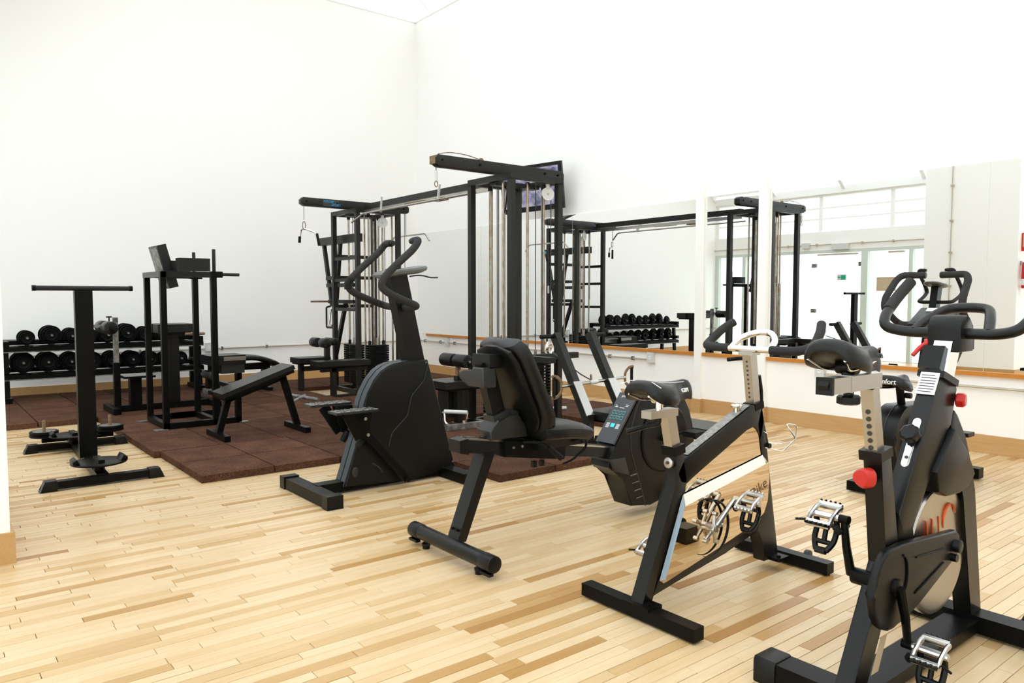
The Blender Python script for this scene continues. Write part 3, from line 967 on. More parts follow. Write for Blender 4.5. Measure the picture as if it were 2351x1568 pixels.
for sgn, ang in ((-1, math.radians(-81)), (1, math.radians(97))):
    yy = YS + sgn * .076
    ex, ez = BX + .178 * math.cos(ang), BZ + .178 * math.sin(ang)
    link('crank', G().tube([(BX, yy, BZ), (BX + (ex - BX) * .5, yy + sgn * .012, BZ + (ez - BZ) * .5), (ex, yy + sgn * .016, ez)], lambda t: .021 - .006 * t, 10, flat=.7).cyl((ex, yy, ez), (ex, yy + sgn * .03, ez), .014, 12), M['black'], B2)
    pedal(B2, (ex, yy + sgn * .032, ez), sgn, M['alu'], M['plastic'], .5)
# seat
sp = link('seat_post', G().bar((2.305, YS, .73), (2.255, YS, .965), .038, .042, up=(1, 0, 0)), M['steel'], B2)
for i in range(7):
    t = .14 + i * .095
    x, z = 2.305 - .05 * t, .73 + .235 * t
    link('adjustment_hole', G().cyl((x - .019, YS, z - .0045), (x - .0225, YS, z - .005), .0075, 12), M['ink'], sp)
link('collar', G().bar((2.308, YS, .745), (2.303, YS, .775), .07, .075, up=(1, 0, 0), off=.006), M['plastic'], B2)
rk = knob(B2, 'pop_pin_knob', (2.27, YS, .69), (-1, .15, .05), .03, .045, M['red'], 3)
link('pin_collar', G().cyl((2.30, YS, .69), (2.262, YS, .692), .017, 14), M['plastic'], B2)
sl = link('seat_slider', G().box(2.0, 2.285, YS - .023, YS + .023, .965, 1.01, .004), M['steel'], B2)
link('slider_cap', G().box(1.992, 2.003, YS - .0245, YS + .0245, .963, 1.012, .004).prism([(1.9925, .975), (1.986, .989), (1.9925, 1.003)], 'y', YS - .015, YS + .015, 0), M['plastic'], sl)
link('slider_sleeve', G().box(2.10, 2.106, YS - .0245, YS + .0245, .963, 1.012, .002), M['steel'], sl)
knob(B2, 'slider_knob', (2.13, YS, .925), (0, 0, 1), .032, .028, M['plastic'], 8)
link('knob_stem', G().cyl((2.13, YS, .95), (2.13, YS, .968), .014, 12), M['plastic'], B2)
link('seat_clamp', G().cyl((2.12, YS - .03, 1.035), (2.12, YS + .03, 1.035), .022, 14, .003).cyl((2.12, YS, 1.01), (2.12, YS, 1.03), .016, 12), M['plastic'], B2)
g = G()
for s_ in (-1, 1):
    g.tube([(2.0, YS + s_ * .055, 1.062), (2.06, YS + s_ * .035, 1.028), (2.18, YS + s_ * .022, 1.032), (2.3, YS + s_ * .012, 1.055)], .0042, 8, fil=.03)
link('saddle_rail', g, M['chrome'], B2)
sad = link('saddle', saddle_shape(2.145, YS, 1.105, .30, .17, .08, tilt=.08), M['vinyl'], B2)
text_part('lettering', 'GSM', .02, basis((2.25, YS - .031, 1.062), (1, .1, 0), (0, .3, 1)), M['gplastic'], sad, .001)
# stem, clamp, handlebar
link('handlebar_post', G().bar((2.745, YS, .955), (2.80, YS, 1.08), .058, .07, up=(-1, 0, 0)), M['chrome'], B2)
link('post_collar', G().bar((2.728, YS, .952), (2.735, YS, .973), .085, .125, up=(-1, 0, 0)), M['plastic'], B2)
link('instruction_label', G().hull([(2.632, YS - .03, .914), (2.632, YS + .03, .914), (2.675, YS + .03, .983), (2.675, YS - .03, .983), (2.629, YS - .03, .916), (2.629, YS + .03, .916), (2.672, YS + .03, .985), (2.672, YS - .03, .985)]), M['label'], B2)
for i in range(7):
    t = .12 + i * .125
    x, z = 2.629 + .043 * t - .0008, .916 + .069 * t
    link('label_text_line', G().box(x - .0006, x, YS - .024 + (.006 if i in (0, 6) else 0), YS + .024, z - .0012, z + .0012, 0), M['gplastic'], B2)
link('slide_plate', G().prism([(y_, z_) for y_, z_ in [(-.013, -.0)] + arc(0, 0, .013, 180, 360, 8)[1:] + arc(0, .15, .013, 0, 180, 8)], 'z', 0, .003, .0008).xform(basis((2.505, YS, .70), (0, -1, 0), (.27, 0, .435))), M['chrome'], B2)
knob(B2, 'tension_knob', (2.545, YS, .785), (-.75, 0, .55), .03, .03, M['plastic'], 8)
link('tension_stem', G().cyl((2.57, YS, .77), (2.545, YS, .788), .01, 10), M['steel'], B2)
link('plate_hole', G().cyl((2.515, YS, .718), (2.5115, YS, .7205), .006, 10), M['ink'], B2)
rk = knob(B2, 'red_side_knob', (2.805, YS - .03, .885), (.2, -1, 0), .024, .03, M['red'], 6)
link('bar_clamp', G().prism([(2.765, 1.05), (2.765, 1.13)] + arc(2.815, 1.125, .05, 165, 15, 8) + [(2.875, 1.10), (2.875, 1.05)], 'y', YS - .055, YS + .055, .008), M['plastic'], B2)
link('clamp_block', G().box(2.85, 2.905, YS - .045, YS + .045, 1.055, 1.125, .008), M['plastic'], B2)
link('stem_shroud', G().bar((2.725, YS + .02, .985), (2.765, YS + .02, 1.06), .07, .05, up=(1, 0, 0)), M['plastic'], B2)
hx = 2.815
hb = link('handlebar', G().tube([(hx + .22, YS + .235, 1.292), (hx + .15, YS + .25, 1.235), (hx + .02, YS + .235, 1.165), (hx - .02, YS + .215, 1.128), (hx, YS + .15, 1.112), (hx, YS - .15, 1.112), (hx - .02, YS - .215, 1.128), (hx + .02, YS - .235, 1.165), (hx + .15, YS - .25, 1.235), (hx + .22, YS - .235, 1.292)], .0185, 16, fil=.05), M['foam'], B2)
hb.data.materials[0] = M['vinyl']
link('inner_grip', G().tube([(hx, YS + .12, 1.115), (hx + .07, YS + .1, 1.16), (hx + .15, YS + .07, 1.195), (hx + .17, YS, 1.2), (hx + .15, YS - .07, 1.195), (hx + .07, YS - .1, 1.16), (hx, YS - .12, 1.115)], .0175, 14, fil=.05), M['vinyl'], hb)
for s_ in (-1, 1):
    link('grip', G().tube([(hx + .225, YS + s_ * .234, 1.296), (hx + .15, YS + s_ * .25, 1.236), (hx + .06, YS + s_ * .242, 1.187)], .021, 14, fil=.05), M['foam'], hb)
link('brake_lever', G().tube([(2.775, YS + .055, 1.078), (2.75, YS + .07, 1.062), (2.725, YS + .082, 1.035)], lambda t: .009 - .002 * t, 10, fil=.02).cyl((2.78, YS + .045, 1.082), (2.775, YS + .065, 1.08), .012, 12), M['red'], B2)

# ---------------------------------------------------------------- upright bike with a comfort saddle, by the mirror wall
YU = 2.185
B3 = thing('upright_bike', (5.1, YU, 0), 'black upright bike with tall casing and comfort saddle, near the mirror wall', 'exercise bike')
o = link('rear_stabiliser', G().box(4.66, 4.74, YU - .2, YU + .22, .01, .07, .006), M['black'], B3)
o = link('front_stabiliser', G().box(5.62, 5.7, YU - .2, YU + .2, .01, .08, .006), M['black'], B3)
for s_ in (-1, 1):
    link('transport_wheel', G().cyl((5.72, YU + s_ * .12 - .015, .04), (5.72, YU + s_ * .12 + .015, .04), .035, 16, .005), M['rubber'], o)
prof = [(4.74, .04)] + [(4.69, .2), (4.675, .33)] + arc(4.87, .36, .205, 180, 92, 9) + [(5.25, .55), (5.5, .49), (5.62, .36), (5.66, .2), (5.62, .06)]
link('casing', G().prism(prof, 'y', YU - .075, YU + .075, .018, 4), M['plastic'], B3)
link('side_cover', G().prism([(4.80, .06), (4.79, .3)] + arc(4.94, .35, .15, 180, 95, 8) + [(5.22, .5), (5.45, .44), (5.56, .33), (5.59, .08)], 'y', YU - .105, YU + .105, .014, 3), M['gplastic'], B3)
link('casing_seam', G().tube([(x, YU, z) for x, z in [(4.735, .05), (4.687, .2), (4.672, .33)] + arc(4.87, .36, .207, 180, 95, 9)], .0025, 6), M['ink'], B3)
link('seat_post', G().cyl((4.905, YU, .54), (4.86, YU, .70), .024, 16), M['black'], B3)
link('post_knob', G().cyl((4.9, YU - .02, .62), (4.9, YU - .06, .62), .018, 12, .003), M['plastic'], B3)
link('seat_clamp', G().cyl((4.85, YU - .03, .69), (4.85, YU + .03, .69), .02, 12), M['plastic'], B3)
g = G()
for s_ in (-1, 1):
    g.tube([(4.72, YU + s_ * .07, .70), (4.78, YU + s_ * .04, .68), (4.92, YU + s_ * .025, .69)], .005, 8, fil=.03)
link('saddle_spring', g, M['plastic'], B3)
sad = link('saddle', saddle_shape(4.81, YU, .755, .29, .26, .09), M['vinyl'], B3)
text_part('lettering', 'Comfort', .042, basis((4.664, YU + .005, .722), (0, -1, 0), (.3, 0, 1)), M['wtext'], sad, .004)
link('console_post', G().bar((5.50, YU, .45), (5.40, YU, 1.05), .07, .09, up=(1, 0, 0), off=.01), M['gplastic'], B3)
cs = link('console', G().prism([(5.22, 1.06), (5.26, 1.035), (5.44, 1.03), (5.50, 1.10), (5.47, 1.16), (5.42, 1.165)], 'y', YU - .13, YU + .13, .014, 3), M['plastic'], B3)
link('display', G().hull([(5.372, YU - .07, 1.142), (5.372, YU + .07, 1.142), (5.402, YU + .07, 1.16), (5.402, YU - .07, 1.16), (5.37, YU - .07, 1.146), (5.37, YU + .07, 1.146), (5.40, YU + .07, 1.164), (5.40, YU - .07, 1.164)]), M['label'], cs)
link('console_button', G().box(5.29, 5.31, YU - .05, YU + .02, 1.09, 1.098, .003), M['red'], cs)
link('console_arm', G().tube([(5.27, YU - .19, 1.05), (5.25, YU - .1, 1.048), (5.25, YU + .1, 1.048), (5.27, YU + .19, 1.05)], .026, 14, fil=.04), M['foam'], B3)
for s_ in (-1, 1):
    link('handlebar', G().tube([(5.3, YU + s_ * .05, 1.382), (5.3, YU + s_ * .2, 1.385), (5.27, YU + s_ * .225, 1.35), (5.15, YU + s_ * .24, 1.23), (5.14, YU + s_ * .24, 1.16), (5.3, YU + s_ * .22, 1.06), (5.42, YU + s_ * .06, .98), (5.44, YU, .97)], .0225, 14, fil=.05), M['foam'], B3)
    link('grip_end', G().cyl((5.3, YU + s_ * .045, 1.382), (5.3, YU + s_ * .10, 1.383), .0205, 14, .003), M['vinyl'], B3)
for sgn, ang in ((-1, 20), (1, 200)):
    ex, ez = 5.17 + .16 * math.cos(math.radians(ang)), .3 + .16 * math.sin(math.radians(ang))
    yy = YU + sgn * .13
    link('crank', G().tube([(5.17, YU + sgn * .08, .3), (5.17, yy, .3), (ex, yy, ez), (ex, yy + sgn * .03, ez)], .013, 10, fil=.01), M['black'], B3)
    link('pedal', G().box(ex - .05, ex + .05, yy + sgn * .08 - .045, yy + sgn * .08 + .045, ez - .013, ez + .013, .006), M['plastic'], B3)
# ---------------------------------------------------------------- stepper
YT = 4.4
S1 = thing('stepper_machine', (2.4, YT, 0), 'black stair stepper with long bent foam handles and checkered pedals', 'stepper')
o = link('rear_stabiliser', G().box(1.872, 1.962, YT - .31, YT + .31, .004, .072, .005), M['black'], S1)
for s_ in (-1, 1):
    link('end_cap', G().box(1.866, 1.968, YT + s_ * .32 - .035, YT + s_ * .32 + .035, 0, .08, .006), M['plastic'], o)
link('front_stabiliser', G().box(2.84, 2.93, YT - .34, YT + .34, .004, .07, .005), M['black'], S1)
link('base_beam', G().box(1.95, 2.86, YT - .045, YT + .045, .012, .075, .004), M['black'], S1)
prof = [(2.115, .045), (2.22, .353), (2.262, .563)] + [(2.287, .625), (2.33, .70), (2.383, .757), (2.43, .785), (2.478, .802), (2.59, .815), (2.735, .818), (2.955, .06), (2.6, .02)]
for s_ in (-1, 1):
    y0, y1 = (YT - .072, YT - .003) if s_ < 0 else (YT + .003, YT + .072)
    link('body_shell', G().prism(prof, 'y', y0, y1, .008, 3), M['plastic'], S1)
    ys_ = YT + s_ * .0725
    link('shell_groove', G().tube([(2.73, ys_, .78), (2.705, ys_, .682), (2.603, ys_, .583), (2.573, ys_, .455), (2.453, ys_, .351), (2.431, ys_, .267)], .005, 8, fil=.02, flat=.7), M['gplastic'], S1)
    link('pulley_disc', G().tube([(2.26 + .14 * math.cos(a), ys_, .03 + .15 * math.sin(a)) for a in [math.radians(70 - i * 6) for i in range(8)]], .004, 6), M['gplastic'], S1)
    link('adjuster', G().sphere((2.19, ys_ - .0, .13), .028, .8, .25, 1.2), M['gplastic'], S1)
M['sheen_blue'] = mat('painted_sheen_blue', (.028, .036, .044), .34, spec=.35)  # blue-grey colour imitating window sheen on the shell's rear face
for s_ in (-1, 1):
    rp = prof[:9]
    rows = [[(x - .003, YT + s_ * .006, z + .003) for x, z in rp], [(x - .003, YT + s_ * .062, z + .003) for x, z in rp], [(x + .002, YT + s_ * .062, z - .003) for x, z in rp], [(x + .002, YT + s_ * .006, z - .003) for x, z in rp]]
    link('rear_sheen_strip', G().grid(rows + [rows[0]], False), M['sheen_blue'], S1)  # strip laid on the shell to carry the painted sheen
for x, z in ((2.72, .80), (2.93, .1), (2.85, .45)):
    link('shell_screw', G().cyl((x, YT - .07, z), (x, YT - .076, z), .006, 8), M['worn'], S1)
link('console_post', G().bar((2.665, YT, .80), (2.535, YT, 1.375), .09, .125, up=(1, 0, 0), off=.012, seg=3), M['plastic'], S1)
link('post_bracket', G().box(2.49, 2.52, YT - .03, YT + .02, 1.23, 1.27, .006), M['black'], S1)
# console tray
rows = []
for hh, rr in ((-.022, .8), (-.012, .97), (.004, 1), (.016, .95), (.02, .82), (.014, .74)):
    rows.append([(2.57 + .185 * rr * math.copysign(abs(math.cos(a)) ** .75, math.cos(a)), YT + .125 * rr * math.copysign(abs(math.sin(a)) ** .75, math.sin(a)), 1.405 + hh + .06 * rr * math.cos(a) * .5) for a in [2 * math.pi * k / 32 for k in range(32)]])
link('console', G().grid(rows, True, True), mat('grey_console_plastic', (.1, .105, .1), .32), S1)
link('console_screen', G().box(2.5, 2.6, YT - .07, YT + .07, 1.412, 1.424, .004), M['gplastic'], S1)
link('cable', G().tube([(2.58, YT - .1, 1.372), (2.62, YT - .12, 1.380), (2.68, YT - .12, 1.378), (2.72, YT - .13, 1.366), (2.78, YT - .13, 1.368)], .005, 8, fil=.02), M['gplastic'], S1)
for s_ in (-1, 1):
    hl = link('handle', G().tube([(2.585, YT + s_ * .14, 1.6), (2.585, YT + s_ * .22, 1.605), (2.54, YT + s_ * .225, 1.545), (2.40, YT + s_ * .225, 1.43), (2.32, YT + s_ * .225, 1.355), (2.30, YT + s_ * .225, 1.30), (2.36, YT + s_ * .225, 1.258), (2.47, YT + s_ * .222, 1.215), (2.57, YT + s_ * .215, 1.18), (2.575, YT + s_ * .15, 1.172), (2.575, YT + s_ * .04, 1.172)], .0235, 14, fil=.045), M['foam'], S1)
    link('handle_end', G().cyl((2.585, YT + s_ * .115, 1.6), (2.585, YT + s_ * .145, 1.6), .019, 12, .003), M['vinyl'], hl)
link('handle_joint', G().tube([(2.325, YT + .225, 1.36), (2.303, YT + .225, 1.325), (2.305, YT + .225, 1.29)], .026, 12), M['rubber'], S1)
# pedals with tread dimples, brackets and arms
for s_, dz in ((-1, 0), (1, .004)):
    yp = YT + s_ * .185
    ped = link('pedal', G().box(1.985, 2.27, yp - .06, yp + .06, .532 + dz, .546 + dz, .004), M['gplastic'], S1)
    g = G()
    for i in range(9):
        for j in range(4):
            cx, cy = 2.005 + i * .031, yp - .045 + j * .03
            d = .011 if (i + j) % 2 else -.011
            g.bar((cx - .010, cy - d * .7, .5475 + dz), (cx + .010, cy + d * .7, .5475 + dz), .006, .004, off=0)
    link('tread', g, M['steel'], ped)['kind'] = 'stuff'
    yb = YT + s_ * .13
    link('pedal_bracket', G().prism([(2.14, .532), (2.27, .532), (2.27, .46), (2.25, .39), (2.235, .35), (2.19, .36), (2.165, .43)], 'y', yb - .02, yb + .02, .005), M['black'], S1)
    link('pedal_support', G().bar((2.09, yb + s_ * .04, .53), (2.19, yb + s_ * .01, .36), .012, .07, up=(1, 0, 0)), M['black'], S1)
    for x, z in ((2.222, .478), (2.24, .375)):
        link('bolt', G().cyl((x, yb - .02, z), (x, yb - .03, z), .011, 12, .003), M['steel'], S1)
    link('pedal_arm', G().bar((2.215, yb, .40), (2.53, yb, .045), .024, .05, up=(1, 0, 0)), M['black'], S1)
    link('arm_pivot', G().cyl((2.525, yb - .03, .05), (2.525, yb + .03, .05), .017, 12, .003), M['black'], S1)
    link('damper', G().cyl((2.19, yb - s_ * .02, .30), (2.23, yb - s_ * .02, .36), .022, 12, .004), M['rubber'], S1)

# ---------------------------------------------------------------- recumbent bike
YR = 2.915
R1 = thing('recumbent_bike', (2.6, YR, 0), 'black recumbent exercise bike with padded seat and button console', 'exercise bike')
RZ = .072
rt = link('rear_tube', G().cyl((1.965, YR - .315, RZ), (1.965, YR + .32, RZ), .036, 24), M['satin'], R1)
for s_ in (-1, 1):
    link('end_cap', G().cyl((1.965, YR + s_ * .255, RZ), (1.965, YR + s_ * .34, RZ), .0385, 24, .006), M['plastic'], rt)
    link('leveller', G().cyl((1.965, YR + s_ * .22, 0), (1.965, YR + s_ * .22, .012), .018, 10).cyl((1.965, YR + s_ * .22, .01), (1.965, YR + s_ * .22, .05), .008, 8).cyl((1.965, YR + s_ * .22, .016), (1.965, YR + s_ * .22, .028), .022, 8), M['plastic'], rt)
    link('floor_guard', G().box(1.935, 1.96, YR + s_ * .30 - .035, YR + s_ * .30 + .035, .022, .034, .003), M['plastic'], rt)
link('seat_leg', G().hull([(1.968, YR - .043, .09), (2.02, YR - .043, .09), (2.02, YR + .043, .09), (1.968, YR + .043, .09), (2.135, YR - .043, .50), (2.195, YR - .043, .50), (2.195, YR + .043, .50), (2.135, YR + .043, .50)], .005), M['satin'], R1)
for dz in (0,):
    for y in (-.025, .015):
        link('leg_bolt', G().cyl((1.99, YR + y, .145), (1.976, YR + y, .15), .006, 8), M['black'], R1)
def railz(x):
    return .575 - (x - 2.0) * .165
link('rail', G().hull([(2.03, YR - .04, railz(2.03) - .062), (3.08, YR - .04, railz(3.08) - .05), (3.08, YR + .04, railz(3.08) - .05), (2.03, YR + .04, railz(2.03) - .062), (2.03, YR - .034, railz(2.03)), (3.08, YR - .034, railz(3.08)), (3.08, YR + .034, railz(3.08)), (2.03, YR + .034, railz(2.03))], .005), M['satin'], R1)
g = G()
for s_ in (-1, 1):
    g.bar((2.04, YR + s_ * .026, railz(2.04) + .004), (3.05, YR + s_ * .026, railz(3.05) + .004), .012, .01, off=.002)
link('rail_track', g, M['steel'], R1)
link('rail_end_cap', G().hull([(1.985, YR - .047, railz(2.0) - .062), (2.035, YR - .047, railz(2.03) - .07), (2.035, YR + .047, railz(2.03) - .07), (1.985, YR + .047, railz(2.0) - .062), (1.985, YR - .045, railz(2.0) - .004), (2.035, YR - .045, railz(2.03) + .006), (2.035, YR + .045, railz(2.03) + .006), (1.985, YR + .045, railz(2.0) - .004)], .008, 3), M['plastic'], R1)
link('carriage', G().prism([(2.245, .545), (2.245, .462), (2.63, .40), (2.64, .475), (2.50, .51)], 'y', YR - .062, YR + .062, .006), M['black'], R1)
for x in (2.29, 2.345):
    link('carriage_screw', G().cyl((x, YR - .06, .505), (x, YR - .066, .505), .007, 8), M['worn'], R1)
for x in (2.44, 2.49):
    link('stop_block', G().box(x - .012, x + .012, YR - .05, YR - .03, .385, .415, .004), M['plastic'], R1)
link('seat_bracket', G().prism([(2.165, .55), (2.155, .595), (2.175, .625), (2.205, .65), (2.275, .65), (2.33, .68), (2.36, .6), (2.40, .545)], 'y', YR - .055, YR + .055, .012, 3), M['gplastic'], R1)
link('seat_riser', G().bar((2.245, YR, .62), (2.155, YR, .93), .055, .075, up=(1, 0, 0), off=.01), M['plastic'], R1)
link('riser_collar', G().bar((2.245, YR, .635), (2.232, YR, .68), .085, .105, up=(1, 0, 0), off=.008), M['gplastic'], R1)
# back rest: tall shell with rounded top, leaning back
def pillow(P, th, W0, W1, edge=.02, n=10, corner=.35, curve=0.0):
    """cushion along the polyline P of (x,z); width goes W0->W1; th thickness; front face on the +side normal"""
    rows = []
    N = len(P) - 1
    for i, (x, z) in enumerate(P):
        t = i / N
        a, b = P[max(0, i - 1)], P[min(N, i + 1)]
        d = Vector((b[0] - a[0], b[1] - a[1])).normalized()
        nx, nz = d.y, -d.x
        w = (W0 + (W1 - W0) * t) / 2
        e = min(t, 1 - t) / corner
        k = 1 if e >= 1 else math.sqrt(max(0, 1 - (1 - e) ** 2)) * .75 + .25
        tk = th * (1 if e >= .35 else .45 + .55 * math.sqrt(max(0, e / .35)))
        ring = []
        for j in range(20):
            q = 2 * math.pi * j / 20
            c, s_ = math.cos(q), math.sin(q)
            yy = w * k * math.copysign(abs(c) ** .45, c)
            hh = tk / 2 * math.copysign(abs(s_) ** .6, s_) + curve * (abs(yy) / max(w, 1e-6)) ** 2
            ring.append((x + nx * hh, YP[0] + yy, z + nz * hh))
        rows.append(ring)
    return G().grid(rows, True, True)
YP = [YR]
bp = [(2.235, 1.03), (2.245, 1.015), (2.26, .99), (2.285, .94), (2.32, .87), (2.36, .79), (2.40, .71), (2.425, .65), (2.435, .60), (2.44, .56), (2.44, .535)]
link('backrest', pillow(bp, .085, .36, .36, curve=-.02), M['vinyl'], R1)
bp2 = [(x - .042, z - .012) for x, z in bp[1:-1]]
link('backrest_shell', pillow(bp2, .03, .33, .30), M['plastic'], R1)
link('seat', pillow([(2.40, .575), (2.42, .577), (2.48, .578), (2.56, .575), (2.64, .565), (2.70, .552), (2.745, .532), (2.765, .505)], .085, .38, .36, curve=.012), M['vinyl'], R1)
link('seat_pan', G().box(2.40, 2.70, YR - .12, YR + .12, .485, .53, .012, 3), M['plastic'], R1)
link('bottle_pouch', G().prism([(-.135, .88), (-.13, .84), (-.06, .81), (.07, .81), (.07, .905), (-.02, .905), (-.02, .875), (-.09, .87)], 'x', 2.10, 2.185, .012, 3).xform(Matrix.Translation((0, YR, 0)) @ Matrix.Scale(-1, 4, (0, 1, 0))), M['gplastic'], R1)
link('pouch_mount', G().box(2.14, 2.22, YR - .07, YR + .07, .90, .965, .012, 3), M['plastic'], R1)
g = G().tube([(2.33, YR - .09, .53), (2.38, YR - .15, .535), (2.43, YR - .17, .505)], .007, 8, fil=.03)
lv = link('adjust_lever', g, M['black'], R1)
link('lever_grip', G().tube([(2.425, YR - .168, .51), (2.50, YR - .175, .445)], lambda t: .011 + .005 * t, 12), M['rubber'], lv)
link('release_wire', G().tube([(2.60, YR - .11, .51), (2.70, YR - .14, .515), (2.72, YR - .13, .47), (2.66, YR - .09, .40), (2.60, YR - .08, .385)], .006, 8, fil=.03), M['black'], R1)
# drive housing and console
hw = .07
side = [(3.0, .43), (3.175, .66), (3.21, .70), (3.27, .735), (3.36, .745), (3.44, .735), (3.52, .70), (3.58, .645), (3.63, .57), (3.655, .48), (3.69, .31), (3.55, .10), (3.29, .05), (3.13, .072), (3.06, .24), (2.94, .315), (2.95, .36)]
link('drive_housing', G().prism(side, 'y', YR - hw, YR + hw, .008, 3), M['plastic'], R1)
g = G()
for s_ in (-1, 1):
    yy = YR + s_ * (hw + .0005)
    g = G().tube([(3.22, yy, .70), (3.16, yy, .62), (3.115, yy, .5), (3.12, yy, .38), (3.20, yy, .18), (3.245, yy, .055)], .003, 6, fil=.03)
    link('housing_seam', g, M['ink'], R1)
    for i in range(4):
        link('vent_slit', G().tube([(3.115 + .018 * i, yy, .245 - .045 * i), (3.17 + .016 * i, yy, .25 - .045 * i)], .0025, 6), M['worn'], R1)
    link('side_disc', G().lathe([(.001, 0), (.19, .0), (.2, .006), (.19, .014), (.001, .02)], (3.40, YR + s_ * hw, .43), (0, s_, 0), 36), M['plastic'], R1)
ca, cb_ = Vector((2.992, 0, .432)), Vector((3.185, 0, .688))
cd = (cb_ - ca).normalized()
cn = Vector((-cd.z, 0, cd.x))
console = link('console', G().hull([ca + Vector((0, YR - hw + .002, 0)), cb_ + Vector((0, YR - hw + .002, 0)), cb_ + Vector((0, YR + hw - .002, 0)), ca + Vector((0, YR + hw - .002, 0))] + [p + cn * .012 for p in (ca + Vector((0, YR - hw + .002, 0)), cb_ + Vector((0, YR - hw + .002, 0)), cb_ + Vector((0, YR + hw - .002, 0)), ca + Vector((0, YR + hw - .002, 0)))], .003), mat('slate_console_face', (.022, .025, .028), .35), R1)
def con(u, v, lift=.013):
    """console face: u across (-1..1, left to right as seen), v up (0..1)"""
    p = ca + cd * ((cb_ - ca).length * v) + cn * lift
    return (p.x, YR - u * hw, p.z)
def conrect(u0, u1, v0, v1, h=.002):
    return G().hull([con(u0, v0), con(u1, v0), con(u1, v1), con(u0, v1), con(u0, v0, .013 + h), con(u1, v0, .013 + h), con(u1, v1, .013 + h), con(u0, v1, .013 + h)])
M['teal'] = mat('teal_button_edge', (.08, .28, .28), .4)
M['lcd'] = mat('cyan_key', (.05, .62, .75), .4)
for r in range(2):
    for c in range(4):
        u0 = -.68 + c * .36
        v0 = .46 + r * .10
        b_ = link('button', conrect(u0, u0 + .27, v0, v0 + .072), M['teal'], console)
        link('key_face', conrect(u0 + .05, u0 + .22, v0 + .014, v0 + .058, .003), M['gplastic'], b_)
link('start_key', conrect(-.2, .2, .30, .375, .003), M['lcd'], console)
for i in range(6):
    link('printed_line', conrect(-.72, -.36, .285 + i * .017, .293 + i * .017, .0006), M['wtext'], console)
    link('printed_line', conrect(.34, .7, .285 + i * .017, .293 + i * .017, .0006), M['wtext'], console)
for a, b, v in ((-.7, -.5, .73), (.35, .65, .76), (.35, .6, .73), (-.2, .3, .69), (-.7, -.4, .70)):
    link('printed_line', conrect(a, b, v, v + .010, .0006), M['wtext'], console)
text_part('lettering', 'precor', .022, basis(con(-.1, .93, .0135), (0, -1, 0), cd), M['wtext'], console, .0005)
for sgn, ang in ((-1, 10), (1, 190)):
    ex, ez = 3.36 + .15 * math.cos(math.radians(ang)), .43 + .15 * math.sin(math.radians(ang))
    yy = YR + sgn * (hw + .055)
    link('crank', G().tube([(3.36, YR + sgn * hw, .43), (3.36, yy, .43), (ex, yy, ez), (ex, yy + sgn * .04, ez)], .013, 10, fil=.01), M['black'], R1)
    link('pedal', G().box(ex - .055, ex + .055, yy + sgn * .08 - .045, yy + sgn * .08 + .045, ez - .014, ez + .016, .01, 3), M['rubber'], R1)
link('front_foot', G().box(3.55, 3.62, YR - .22, YR + .22, 0, .06, .006), M['black'], R1)
link('foot_strut', G().bar((3.50, YR, .12), (3.58, YR, .05), .08, .06), M['black'], R1)
link('rail_bracket', G().prism([(2.94, .36), (3.06, .36), (3.10, .25), (2.98, .29)], 'y', YR - .085, YR + .085, .006), M['gplastic'], R1)
# ---------------------------------------------------------------- standing twister
T1 = thing('twist_stand', (1.02, 6.3, 0), 'black standing twister with T handle, two turning discs and loaded plates', 'twist stand')
for nm, x0, x1, y in (('front_foot', .62, 1.363, 5.58), ('rear_foot', .687, 1.442, 7.045)):
    f_ = link(nm, G().box(x0 + .08, x1 - .08, y - .035, y + .035, .012, .06, .004), M['black'], T1)
    for s_, xa, xb in ((-1, x0, x0 + .1), (1, x1, x1 - .1)):
        link('end_cap', G().prism([(xa, 0), (xa + (xb - xa) * .15, .018), (xa + (xb - xa) * .3, .068), (xb, .068), (xb, 0)], 'y', y - .04, y + .04, .005), M['plastic'], f_)
link('base_beam', G().bar((.985, 5.58, .042), (1.06, 7.27, .042), .07, .055), M['black'], T1)
link('post', G().box(.962, 1.078, 6.27, 6.33, .06, 1.285, .005), M['black'], T1)
link('handle', G().cyl((.705, 6.3, 1.302), (1.35, 6.3, 1.302), .0175, 16, .004), M['foam'], T1)
for x in (.715, 1.34):
    link('handle_collar', G().cyl((x - .012, 6.3, 1.302), (x + .012, 6.3, 1.302), .0205, 14), M['black'], T1)
for cx, cy in ((.99, 5.72), (1.03, 6.98)):
    d_ = link('twist_disc', G().cyl((cx, cy, .118), (cx, cy, .13), .172, 40, .004), M['black'], T1)
    link('spindle', G().cyl((cx, cy, .055), (cx, cy, .12), .035, 16), M['black'], d_)
    link('foot_divider', G().box(cx - .02, cx + .02, cy - .09, cy + .09, .13, .152, .004), M['black'], d_)
    for s_ in (-1, 1):
        g = G().prism([(cx + s_ * .165, .13), (cx + s_ * .165, .15), (cx + s_ * .14, .165), (cx + s_ * .12, .13)], 'y', cy - .07, cy + .07, .004)
        link('heel_stop', g, M['black'], d_)
link('plate_crossbar', G().box(.84, 1.37, 7.235, 7.285, .04, .085, .004), M['black'], T1)
for x in (.86, 1.35):
    link('plate_pin', G().cyl((x, 7.26, .08), (x, 7.26, .225), .0135, 12, .003), M['rust'], T1)
    for k in range(2):
        p_ = link('weight_plate', G().lathe([(.016, 0), (.1, 0), (.106, .004), (.106, .02), (.1, .024), (.085, .021), (.016, .021)], (x, 7.26, .088 + .025 * k), (0, 0, 1), 32), M['iron'], T1)
    link('plate_face', G().lathe([(.015, 0), (.084, 0), (.084, .0016), (.015, .0016)], (x, 7.26, .134), (0, 0, 1), 28), M['steel'], p_)
